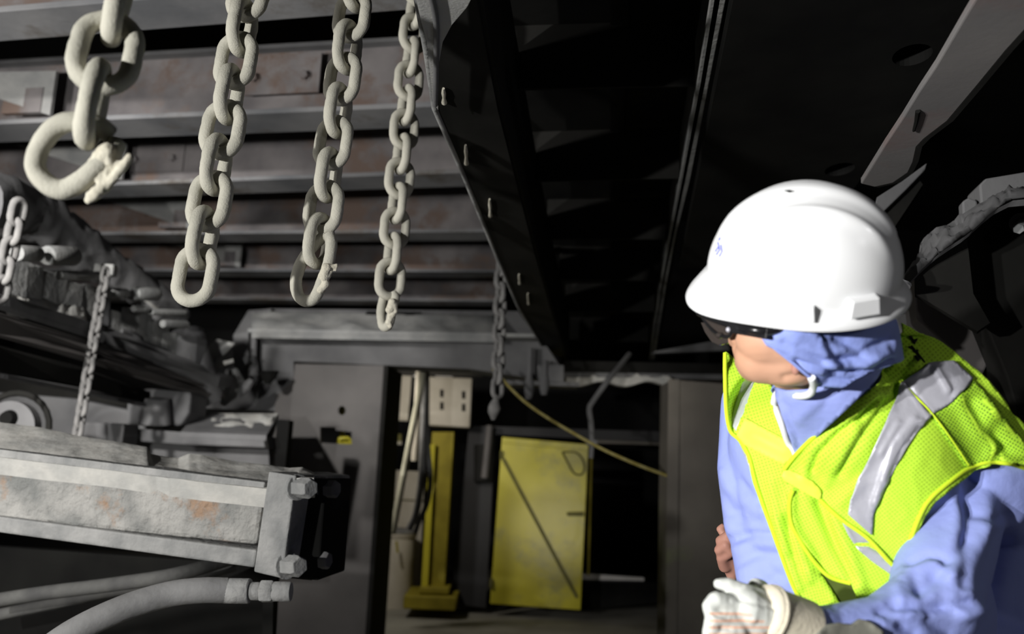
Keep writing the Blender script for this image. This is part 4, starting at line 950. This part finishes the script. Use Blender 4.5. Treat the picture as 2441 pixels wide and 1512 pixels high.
# flared brim below the dome, longer over the eyes
prev = 0
for s_i, (o_, dz) in enumerate(((.004, -.006), (.012, -.013), (.019, -.019), (.0215, -.023), (.021, -.0265), (.018, -.027), (.004, -.021))):
    base = len(mb.v)
    for j in range(NT):
        th = 2 * PI * j / NT; fr = max(0, math.cos(th)) ** 3; bkk = max(0, -math.cos(th)) ** 4
        k_ = o_ * (.60 + .75 * fr + .1 * bkk)
        p = Vector((A_ * math.cos(th), B_ * math.sin(th), dz - .024 * fr * (o_ / .0215)))
        n_ = Vector((math.cos(th) / A_, math.sin(th) / B_, 0)).normalized(); p += n_ * k_; mb.v.append(H(*p))
    for j in range(NT):
        j2 = (j + 1) % NT; a0 = prev if s_i else 0
        mb.f.append((a0 + j2, a0 + j, base + j, base + j2))
    prev = base
helm_me = mb.mesh('helmet', weld=True, smooth=50)
helm = obj('hard_hat', helm_me, 'shell', W, label='glossy white hard hat')
HB = bvh_of(helm_me)
def onhelm(px, py):
    r = ray(px, py).normalized(); h, n, i, d = HB.ray_cast(CAM, r)
    if h is None: h, n, i, d = HB.find_nearest(P(px, py, 1.15))
    return h, n
def lug(pts, depth, name='accessory_slot'):
    pp = [onhelm(x, y) for x, y in pts]; nn = sum((n for h, n in pp), Vector()).normalized()
    if nn.dot(fw) > 0: nn = -nn
    mb = MB(); mb.prism([h - nn * .006 for h, n in pp], nn * (depth + .006)); return obj(name, mb, 'shell', helm, bevel=.002)
for (xo, ln_, hh_, zc_) in ((.004, .034, .020, -.002), (-.070, .044, .024, .004)):
    yo = B_ * math.sqrt(1 - (xo / A_) ** 2); tx = Vector((-yo / B_ ** 2, xo / A_ ** 2, 0)).normalized(); nx = Vector((xo / A_ ** 2, yo / B_ ** 2, 0)).normalized()
    Rl = Matrix((tx, nx, Vector((0, 0, 1)))).transposed()
    mb = MB(); c0 = Vector((xo, yo, zc_)) + nx * .006
    for sx in (-1, 1):
        pass
    vs_ = [c0 + Rl @ Vector((x, y, z_)) for x, y, z_ in ((-ln_ / 2, -.02, -hh_ / 2), (ln_ / 2, -.02, -hh_ / 2), (ln_ / 2, .008, -hh_ / 2), (-ln_ / 2, .008, -hh_ / 2), (-ln_ / 2, -.02, hh_ / 2), (ln_ / 2, -.02, hh_ / 2), (ln_ / 2 - .003, .005, hh_ / 2), (-ln_ / 2 + .003, .005, hh_ / 2))]
    mb.add([H(*v) for v in vs_], [(0, 1, 2, 3), (4, 7, 6, 5), (3, 2, 6, 7), (0, 3, 7, 4), (1, 5, 6, 2), (0, 4, 5, 1)])
    obj('accessory_slot', mb, 'shell', helm, bevel=.0015, weld=True)
h, n = onhelm(1880, 456)
if h: obj('vent_slot', MB().prism([onhelm(x, y)[0] + n * .0008 for x, y in ((1868, 455), (1882, 453), (1896, 457), (1882, 460))], -n * .002), 'ink', helm)
pr = []
for (x0, y0, x1, y1) in ((1712, 578, 1716, 596), (1716, 596, 1708, 608), (1719, 584, 1722, 600), (1722, 600, 1715, 612), (1714, 574, 1718, 566), (1706, 600, 1712, 590)):
    a, _ = onhelm(x0, y0); b, _ = onhelm(x1, y1)
    if a and b: pr.append((a, b))
if pr:
    mb = MB()
    for a, b in pr: mb.tube([a, b], .0014, 6)
    obj('printed_mark', mb, 'inkb', helm, label='small blue print')
# suspension / ratchet at the nape and hair
obj('nape_ratchet', MB().tube(smoothpath([H(-.02, .085, -.03), H(-.09, .06, -.035), H(-.12, 0, -.035), H(-.09, -.06, -.035)], 8), .012, 10), 'blackp', helm, smooth=50)

# head (skin): cranium, jaw, chin, cheek, nose, lips, ear, neck fused
hd = [((H(0, 0, .02), .092), (H(.0, 0, -.01), .088)),
      ((1835, 800, 1.235, 82), (1900, 810, 1.23, 90)), ((1818, 850, 1.25, 66), (1880, 850, 1.235, 72)), ((1782, 830, 1.28, 36), (1800, 868, 1.275, 44)),
      ((1796, 876, 1.27, 30), (1850, 872, 1.25, 46)), ((1768, 800, 1.275, 30), (1752, 812, 1.30, 17)), ((1775, 860, 1.285, 24), (1776, 866, 1.28, 24)),
      ((1850, 872, 1.245, 44), (1905, 868, 1.235, 52)), ((1900, 860, 1.27, 44), (1965, 925, 1.37, 66)), ((1860, 862, 1.29, 44), (1905, 905, 1.37, 56))]
head = capsules(hd, .0028, 5, 'head')
folds(head, [([(1870, 900), (1900, 893), (1925, 890)], 9, -.003)], facing=True)
hobj = obj('head', head, 'skin', W)
FB = bvh_of(head)
def onface(px, py, dflt=1.2):
    r = ray(px, py).normalized(); h, n, i, d = FB.ray_cast(CAM, r); return (h, n) if h else (P(px, py, dflt), -fw)
ear, en = onface(1897, 874)
obj('ear', MB().ball(ear + en * .002, .011, 10, (.6, .6, 1.0)), 'skin_red', hobj, smooth=60)
for sgn in (1, -1):
    obj('eye', MB().ball(H(.098, .032 * sgn, -.062), .012, 10), 'trimw', hobj, smooth=60)
# safety glasses
gl = root('safety_glasses', '', '', HC); del gl['label']; del gl['category']; gl.parent = W; gl.location = HC - W.location
g0 = [(1666, 748), (1700, 752), (1742, 768), (1748, 785), (1738, 800), (1712, 806), (1694, 798), (1678, 775)]
gp_ = [P(x + 4, y, 1.225 + (1750 - x) * .0007) for x, y in g0]
obj('lens', MB().prism(gp_, (.004, .006, 0)), 'lens', gl, bevel=.002)
obj('lens', MB().prism([p + Vector((.015, .07, .0)) for p in gp_], (.004, .006, 0)), 'lens', gl, bevel=.002)
obj('frame', MB().tube(smoothpath([P(1668, 745, 1.29), P(1690, 778, 1.27), P(1712, 798, 1.25), P(1738, 802, 1.23), P(1748, 782, 1.22)], 6), .0028, 8), 'blackp', gl, smooth=60)
obj('brow_bar', MB().tube(smoothpath([P(1668, 745, 1.29), P(1700, 758, 1.255), P(1745, 774, 1.222), P(1790, 786, 1.175), P(1840, 788, 1.165), P(1900, 765, 1.17)], 6), [.0065] * 31, 10), 'blackp', gl, smooth=60)
obj('temple_arm', MB().bar(P(1738, 780, 1.21), P(1830, 796, 1.16), .004, .016, up=UP), 'blackp', gl, bevel=.002)
obj('hinge_screw', MB().ball(P(1737, 786, 1.21), .004, 8), 'silver', gl, smooth=60)
obj('nose_pad', MB().ball(P(1716, 800, 1.25), .008, 8, (.8, 1, .6)), 'lens', gl, smooth=60)

# hood: shell round head and neck, cut open at the face
hc = [((1885, 775, 1.205, 84), (1930, 840, 1.215, 74)), ((1925, 850, 1.225, 60), (1960, 900, 1.25, 60)), ((1975, 770, 1.255, 128), (2000, 860, 1.28, 128)), ((1925, 800, 1.23, 98), (1975, 870, 1.26, 100)), ((2000, 860, 1.28, 120), (1985, 950, 1.34, 108)), ((2030, 800, 1.26, 104), (2050, 900, 1.31, 100)), ((1940, 905, 1.28, 62), (1900, 950, 1.36, 62))]
hood = capsules(hc, .0035, 6, 'hood')
HOODS = bvh_of(hood)
bm = bmesh.new(); bm.from_mesh(hood)
e1 = P(1805, 788, 1.16); e2 = P(1936, 902, 1.2); nrm = (e2 - e1).cross((fw * .96 + RT * -.28)).normalized()
if nrm.dot(RT) > 0: nrm = -nrm
bmesh.ops.bisect_plane(bm, geom=bm.verts[:] + bm.edges[:] + bm.faces[:], plane_co=e1, plane_no=nrm, clear_outer=True, clear_inner=False)
f1 = P(1920, 952, 1.2); f2 = P(2105, 878, 1.2); n2 = (f2 - f1).cross((fw * .98 - UP * .2)).normalized()
if n2.dot(UP) > 0: n2 = -n2
bmesh.ops.bisect_plane(bm, geom=bm.verts[:] + bm.edges[:] + bm.faces[:], plane_co=f1, plane_no=n2, clear_outer=True, clear_inner=False)
bm.to_mesh(hood); bm.free()
hs_ = [([(1870, 815), (1960, 860), (2060, 850), (2120, 830)], 8, -.005), ([(1960, 800), (1985, 850), (2000, 860)], 7, -.005), ([(1900, 860), (1980, 885), (2080, 885), (2120, 860)], 7, -.007),
       ([(1930, 895), (2020, 905), (2090, 895)], 6, -.006), ([(1945, 925), (2020, 930), (2070, 915)], 6, -.006), ([(1850, 800), (1900, 830), (1990, 850)], 9, .004), ([(1980, 870), (2060, 868), (2110, 840)], 9, .006),
       ([(1990, 810), (2050, 840), (2120, 810)], 8, -.006), ([(2010, 830), (2080, 845)], 9, .005), ([(1940, 910), (2010, 916), (2080, 906)], 7, .005)]
folds(hood, [(p_, w_ * 1.2, h_ * .8) for p_, w_, h_ in hs_], amp=.0007, scale=15)
ho = obj('hood', hood, 'hood', W); sd = ho.modifiers.new('t', 'SOLIDIFY'); sd.thickness = .002; sd.offset = 0
HDB = bvh_of(hood)
drape_tube('hood_hem', [(1805, 786), (1840, 822), (1880, 855), (1912, 882), (1936, 902)], HOODS, .001, .0028, 'hood', ho, guess=1.2)
drape_tube('elastic', [(1934, 896), (1940, 915), (1932, 935), (1905, 940), (1870, 934), (1856, 940), (1851, 960)], HOODS, .004, .0055, 'trimw', ho, guess=1.26, label='white elastic edge')
# collar fill below the chin
CB = bvh_of(capsules(torso + [((1925, 915, 1.285, 62), (1940, 990, 1.35, 80)), ((1985, 910, 1.30, 100), (1985, 990, 1.36, 110))], .006, 8, 'tmp'))
drape('collar', [(1850, 925), (1880, 930), (1936, 925), (1960, 915), (2060, 895), (2128, 850), (2085, 904), (2037, 953), (1962, 1025), (1898, 1088), (1885, 1040), (1868, 985)], CB, .003, 'coverall', W, res=9, strokes=[([(1870, 960), (1900, 1040), (1905, 1070)], 6, -.003), ([(1950, 955), (1900, 1000)], 14, .003)], relax=6)
drape_tube('zip_tape', [(1852, 940), (1858, 965), (1872, 1005), (1884, 1045), (1896, 1084)], CB, .007, .0052, 'trimw', W, label='white zip tape')

# ------------------------------------------------------------------ safety vest
VS = root('safety_vest', '', '', W.location); del VS['label']; del VS['category']; VS.parent = W; VS.location = (0, 0, 0)
OFF = .006
VL = [(1727, 838), (1727, 900), (1733, 1015), (1742, 1030), (1765, 1050), (1785, 1085), (1800, 1150), (1828, 1230), (1858, 1310), (1890, 1395), (1922, 1456), (1985, 1470), (2030, 1468), (2005, 1434), (1979, 1396), (1958, 1368), (1943, 1340), (1940, 1300), (1935, 1230), (1915, 1170), (1895, 1120), (1897, 1084), (1885, 1040), (1868, 985), (1852, 935), (1830, 915), (1790, 905), (1760, 880), (1745, 850)]
VB = [(1866, 1140), (1880, 1190), (1884, 1240), (1902, 1275), (1940, 1325), (1980, 1366), (2028, 1384), (2048, 1440), (2068, 1500), (2095, 1500), (2117, 1420), (2116, 1372), (2146, 1362), (2150, 1320), (2060, 1240), (1960, 1180), (1890, 1130)]
VR = [(2136, 770), (2139, 792), (2126, 850), (2085, 900), (2035, 950), (1960, 1022), (1897, 1084), (1866, 1122), (1868, 1146), (1920, 1166), (1955, 1192), (2005, 1236), (2030, 1252), (2060, 1276), (2098, 1316), (2120, 1340), (2146, 1360), (2160, 1347), (2165, 1300), (2192, 1228), (2215, 1190), (2250, 1158), (2300, 1120), (2350, 1103), (2400, 1105), (2441, 1116), (2500, 1140), (2500, 1110), (2441, 1052), (2400, 1000), (2340, 925), (2310, 898), (2250, 850), (2200, 812), (2160, 782)]
gv = 1.35
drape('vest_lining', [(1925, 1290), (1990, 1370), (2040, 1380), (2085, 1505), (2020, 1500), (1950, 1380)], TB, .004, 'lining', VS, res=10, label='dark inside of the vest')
drape('left_front', VL, TB, OFF, 'lime', VS, strokes=[([(1905, 1180), (1880, 1240), (1890, 1330)], 9, -.003), ([(1870, 1230), (1880, 1290), (1900, 1350)], 9, -.003), ([(1858, 1230), (1880, 1310), (1905, 1400)], 10, .006), ([(1895, 1270), (1915, 1330), (1930, 1380)], 10, .007), ([(1840, 1150), (1850, 1230), (1875, 1310)], 12, .004), ([(1930, 1360), (1980, 1420), (2010, 1460)], 12, .006)], guess=1.42, uvrot=.3, relax=10)
drape('lower_front', VB, TB, OFF + .005, 'lime', VS, strokes=[([(1890, 1150), (1886, 1220), (1900, 1270), (1940, 1330)], 9, .006), ([(1990, 1230), (2030, 1330), (2060, 1430)], 14, .008), ([(1950, 1200), (1990, 1300), (2035, 1380)], 12, -.006)], uvrot=.5, relax=10)
drape('right_front', VR, TB, OFF + .011, 'lime', VS, strokes=[([(2080, 960), (2000, 1030), (1950, 1080), (1935, 1120)], 8, -.009), ([(2110, 960), (2060, 1030), (2000, 1130)], 11, -.007), ([(2130, 880), (2080, 950), (2010, 1010)], 10, .007), ([(2150, 870), (2100, 920), (2050, 1000)], 9, -.006), ([(2310, 960), (2340, 1010), (2400, 1080)], 11, -.010), ([(2340, 960), (2380, 1010), (2441, 1080)], 11, .010), ([(2370, 1010), (2380, 1060), (2370, 1100)], 9, -.008), ([(2050, 1150), (2000, 1200)], 14, .004), ([(2120, 860), (2160, 880), (2190, 870)], 9, .008), ([(2165, 870), (2130, 930)], 8, -.006)], uvrot=.7, amp=.001, relax=14)
vme = [c_ for c_ in VS.children if c_.name.startswith('right_front')][0].data; VB_ = bvh_of(vme)
lme = [c_ for c_ in VS.children if c_.name.startswith('left_front')][0].data; VLb = bvh_of(lme)
bme = [c_ for c_ in VS.children if c_.name.startswith('lower_front')][0].data; VBb = bvh_of(bme)
drape('reflective_stripe', [(2267, 864), (2207, 868), (2150, 915), (2135, 950), (2113, 991), (2080, 1060), (2050, 1130), (2024, 1190), (2022, 1225), (2050, 1252), (2076, 1275), (2082, 1225), (2109, 1162), (2157, 1069), (2185, 1030), (2217, 991), (2269, 957), (2300, 925), (2312, 905)], VB_, .0065, 'silver', VS, strokes=[([(2180, 1000), (2130, 1060), (2110, 1120), (2085, 1200)], 7, .004), ([(2190, 1020), (2150, 1070), (2120, 1140)], 5, -.004), ([(2160, 915), (2217, 985)], 4, -.004), ([(2230, 880), (2260, 930)], 8, .005), ([(2140, 1010), (2100, 1080)], 9, .003)], res=6, thick=.001)
drape('reflective_stripe', [(2003, 1240), (2020, 1275), (2042, 1308), (2080, 1340), (2120, 1368), (2141, 1360), (2098, 1316), (2060, 1276), (2030, 1254)], VBb, .002, 'silver', VS, strokes=[([(2040, 1300), (2070, 1300), (2098, 1315)], 5, -.004)], res=6, thick=.001)
drape('reflective_stripe', [(1767, 900), (1758, 950), (1741, 1011), (1758, 1031), (1778, 990), (1790, 950), (1802, 906)], VLb, .002, 'silver', VS, res=6, thick=.001, guess=1.42)
drape('reflective_stripe', [(1762, 1052), (1770, 1075), (1786, 1115), (1798, 1145), (1794, 1110), (1784, 1085), (1768, 1054)], VLb, .001, 'silver', VS, res=6, thick=.001, guess=1.42)
drape('closure_band', [(1780, 998), (1760, 1040), (1778, 1061), (1820, 1085), (1870, 1108), (1897, 1084), (1880, 1052), (1850, 1035), (1810, 1015)], VLb, .003, 'lime_y', VS, res=7, strokes=[([(1800, 1040), (1870, 1075)], 12, .003)], guess=1.42)
drape('closure_tab', [(1868, 1122), (1880, 1120), (1905, 1128), (1935, 1145), (1959, 1170), (1956, 1195), (1925, 1178), (1870, 1146), (1862, 1134)], VB_, .003, 'lime_y', VS, res=6, strokes=[([(1875, 1135), (1945, 1170)], 8, .003)])
# binding along the edges
def bind(pts, bv, off=.002, r=.0036, g=1.35): drape_tube('binding', pts, bv, off, r, 'lime_b', VS, guess=g)
bind([(2139, 792), (2126, 850), (2085, 900), (2035, 950), (1960, 1022), (1897, 1084), (1868, 1120)], VB_)
bind([(1955, 1192), (2005, 1238), (2060, 1276), (2098, 1316), (2120, 1340), (2150, 1362), (2162, 1340), (2166, 1300), (2192, 1228), (2215, 1190), (2250, 1158), (2300, 1120), (2350, 1103), (2400, 1105), (2441, 1116), (2490, 1135)], VB_)
bind([(1728, 842), (1728, 900), (1734, 1015), (1764, 1050), (1786, 1086), (1802, 1152), (1830, 1232), (1860, 1312), (1892, 1397), (1924, 1456)], VLb, g=1.42)
bind([(1890, 1170), (1883, 1200), (1886, 1240), (1902, 1280), (1937, 1335), (1977, 1375), (2027, 1390)], VBb)
drape('shoulder_panel', [(2217, 994), (2269, 960), (2300, 928), (2314, 906), (2340, 930), (2400, 1004), (2441, 1056), (2500, 1112), (2500, 1134), (2441, 1110), (2400, 1100), (2350, 1098), (2298, 1116)], VB_, .003, 'lime_dark_backed', VS, res=8, thick=.001, uvrot=1.0, label='open-weave shoulder mesh, darkness behind it put into the colour')
drape_tube('shoulder_seam', [(2150, 912), (2190, 962), (2217, 992), (2260, 1050), (2298, 1108)], VB_, .007, .0013, 'lime_b', VS, n=6)
# printed characters on the collar
gl_strokes = [[(2170, 805), (2178, 822)], [(2178, 822), (2184, 812)], [(2166, 830), (2178, 845), (2186, 838)], [(2172, 828), (2186, 846)], [(2182, 838), (2194, 858)], [(2194, 858), (2188, 862)], [(2180, 850), (2188, 864)], [(2190, 850), (2200, 866)], [(2166, 800), (2172, 812)]]
for s_ in gl_strokes: drape_tube('printed_stroke', s_ if len(s_) > 2 else [s_[0], ((s_[0][0] + s_[1][0]) / 2, (s_[0][1] + s_[1][1]) / 2), s_[1]], VB_, .003, .0018, 'ink', VS, n=6, sm=2)
# strap at the waist
drape('waist_strap', [(1930, 1512), (1955, 1490), (1990, 1484), (2020, 1490), (2040, 1478), (2070, 1484), (2100, 1500), (2090, 1530), (1940, 1540)], BB, .006, 'strapg', W, res=8, thick=.004, label='grey webbing strap', guess=1.2)

# ------------------------------------------------------------------ gloves
G = root('work_glove', '', '', W.location); del G['label']; del G['category']; G.parent = W; G.location = (0, 0, 0)
gl1 = [((1862, 1488, 1.10, 44), (1780, 1452, 1.09, 48)), ((1850, 1450, 1.11, 34), (1770, 1420, 1.10, 30)), ((1790, 1500, 1.09, 46), (1730, 1470, 1.085, 40)),
       ((1775, 1416, 1.10, 24), (1738, 1396, 1.10, 17)), ((1738, 1396, 1.10, 17), (1712, 1392, 1.10, 12)),
       ((1745, 1448, 1.085, 30), (1708, 1432, 1.075, 21)), ((1708, 1432, 1.075, 21), (1690, 1446, 1.07, 16)), ((1690, 1446, 1.07, 16), (1696, 1470, 1.075, 14)),
       ((1735, 1480, 1.075, 28), (1700, 1478, 1.065, 20)), ((1700, 1478, 1.065, 20), (1692, 1510, 1.06, 18)), ((1692, 1510, 1.06, 18), (1715, 1545, 1.065, 16)),
       ((1755, 1510, 1.07, 28), (1722, 1520, 1.06, 20)), ((1722, 1520, 1.06, 20), (1718, 1560, 1.06, 17)), ((1780, 1530, 1.075, 26), (1750, 1555, 1.065, 19)), ((1750, 1555, 1.065, 19), (1755, 1590, 1.07, 16))]
gm = capsules(gl1, .0024, 4, 'glove_hand')
folds(gm, [([(1762, 1430), (1800, 1440), (1860, 1452)], 5, -.002), ([(1700, 1465), (1740, 1478), (1790, 1475)], 4, -.002), ([(1705, 1495), (1740, 1500)], 4, -.002)], amp=.0008, scale=50)
go = obj('glove_hand', gm, 'glove', G)
gm.materials.append(MT['gstripe'])
for p_ in gm.polygons:
    x_, y_, _d = toPx(p_.center)
    if y_ > 1458 + max(0, (x_ - 1770)) * .45 and 1688 < x_ < 1838: p_.material_index = 1
axc = (P(1905, 1498, 1.115) - P(1830, 1468, 1.10)).normalized()
a = P(1826, 1462, 1.10)
obj('cuff', MB().tube([a + axc * t_ for t_ in (-.012, -.006, .0, .02, .045, .065)], [.022, .035, .037, .036, .037, .037], 28), 'cuff', go, smooth=60)
obj('cuff_roll', MB().tube([a + axc * .004 + (axc.orthogonal().normalized() * math.cos(t_) + axc.cross(axc.orthogonal().normalized()) * math.sin(t_)) * .0345 for t_ in [2 * PI * k_ / 32 for k_ in range(32)]], .0045, 8, closed=True), 'cuff', go, smooth=60)
G2 = root('work_glove', '', '', W.location); del G2['label']; del G2['category']; G2.parent = W; G2.location = (0, 0, 0)
gl2 = [((1870, 1500, 1.19, 46), (1850, 1460, 1.185, 40)), ((1840, 1455, 1.17, 26), (1812, 1406, 1.15, 24)), ((1812, 1406, 1.15, 24), (1802, 1398, 1.14, 20)),
       ((1875, 1470, 1.17, 24), (1855, 1430, 1.15, 21)), ((1855, 1430, 1.15, 21), (1846, 1422, 1.14, 17)), ((1885, 1475, 1.18, 20), (1872, 1452, 1.165, 15)), ((1900, 1490, 1.19, 18), (1890, 1472, 1.18, 13)), ((1860, 1500, 1.2, 26), (1810, 1480, 1.18, 18))]
obj('glove_hand', capsules(gl2, .0024, 4, 'glove_hand'), 'glove', G2)

# ------------------------------------------------------------------ second person, mostly hidden
P2 = root('person', 'second worker hidden behind the one in the lime vest, only a bare hand showing', 'person', Vector((.75, 2.15, 0)))
d2 = 2.05
tr = [((1960, 960, d2, 110), (2120, 960, d2 + .05, 110)), ((1990, 1010, d2, 120), (2010, 1330, d2, 130)), ((2090, 1010, d2, 120), (2080, 1330, d2, 130)), ((2000, 1400, d2, 120), (2080, 1420, d2, 120)), ((2035, 860, d2, 60), (2035, 940, d2, 80)),
      ((1950, 980, d2 - .02, 60), (1930, 1180, d2 - .08, 52)), ((1930, 1180, d2 - .08, 50), (1800, 1330, 1.85, 36)), ((2180, 980, d2 + .02, 60), (2230, 1200, d2, 52)), ((2230, 1200, d2, 48), (2180, 1400, d2 - .1, 40))]
hip2 = P(2040, 1430, d2)
lg = []
for s_ in (-.1, .1):
    h_ = Vector((hip2.x + s_, hip2.y, hip2.z)); lg.append(((h_, .11), (Vector((h_.x, h_.y - .02, .48)), .08))); lg.append(((Vector((h_.x, h_.y - .02, .48)), .08), (Vector((h_.x, h_.y + .02, .1)), .06)))
    obj('boot', capsules([((Vector((h_.x, h_.y + .03, .05)), .05), (Vector((h_.x, h_.y - .13, .045)), .045)), ((Vector((h_.x, h_.y + .02, .05)), .05), (Vector((h_.x, h_.y + .02, .15)), .055))], .012, 3, 'boot'), 'boot', P2)
shirt = capsules(tr, .012, 5, 'shirt'); folds(shirt, [], amp=.006, scale=10); obj('shirt', shirt, 'shirt', P2)
obj('trousers', capsules(lg + [((Vector((hip2.x - .07, hip2.y, hip2.z)), .12), (Vector((hip2.x + .07, hip2.y, hip2.z)), .12))], .014, 5, 'trousers'), 'trouser', P2)
hc2 = P(2035, 720, d2)
hh = [((hc2 + Vector((0, 0, .0)), .088), (hc2 + Vector((0, .01, .02)), .09)), ((hc2 + Vector((-.01, -.03, -.08)), .05), (hc2 + Vector((0, -.03, -.03)), .07)), ((hc2 + Vector((0, .01, -.08)), .06), (hc2 + Vector((0, .02, -.16)), .055)), ((hc2 + Vector((-.01, -.1, -.02)), .012), (hc2 + Vector((-.01, -.11, -.045)), .014))]
h2 = obj('head', capsules(hh, .006, 4, 'head2'), 'skin', P2)
for s_ in (-.085, .085): obj('ear', MB().ball(hc2 + Vector((s_, 0, -.02)), .025, 8, (.4, .8, 1.2)), 'skin', h2, smooth=60)
for s_ in (-.03, .03): obj('eye', MB().ball(hc2 + Vector((s_, -.080, -.005)), .009, 8), 'hair', h2, smooth=60)
obj('mouth', MB().tube([hc2 + Vector((x, -.083, -.085)) for x in (-.025, 0, .02)], .005, 8), 'skin_red', h2, smooth=60)
obj('hard_hat', MB().tube([hc2 + Vector((0, 0, z_)) for z_ in (.03, .035, .04, .06, .09, .12, .135, .14)], [.125, .128, .105, .104, .095, .07, .04, .001], 32), 'shell', P2, smooth=50)
bh = [((1790, 1340, 1.82, 26), (1750, 1330, 1.80, 26)), ((1755, 1345, 1.80, 24), (1736, 1325, 1.79, 22)), ((1740, 1355, 1.80, 16), (1745, 1372, 1.80, 14)),
      ((1735, 1312, 1.785, 17), (1718, 1290, 1.775, 13)), ((1718, 1290, 1.775, 13), (1735, 1278, 1.765, 12)), ((1735, 1278, 1.765, 12), (1745, 1296, 1.765, 11)),
      ((1730, 1330, 1.785, 17), (1714, 1312, 1.77, 12)), ((1714, 1312, 1.77, 12), (1730, 1300, 1.76, 12)), ((1730, 1300, 1.76, 12), (1742, 1318, 1.76, 11)),
      ((1728, 1350, 1.79, 16), (1720, 1330, 1.775, 13)), ((1720, 1330, 1.775, 13), (1738, 1322, 1.765, 11)), ((1738, 1290, 1.79, 12), (1716, 1262, 1.80, 9)), ((1716, 1262, 1.80, 9), (1722, 1256, 1.8, 8))]
obj('bare_hand', capsules(bh, .0035, 3, 'hand'), 'skin_red', P2, label='bare reddish hand')
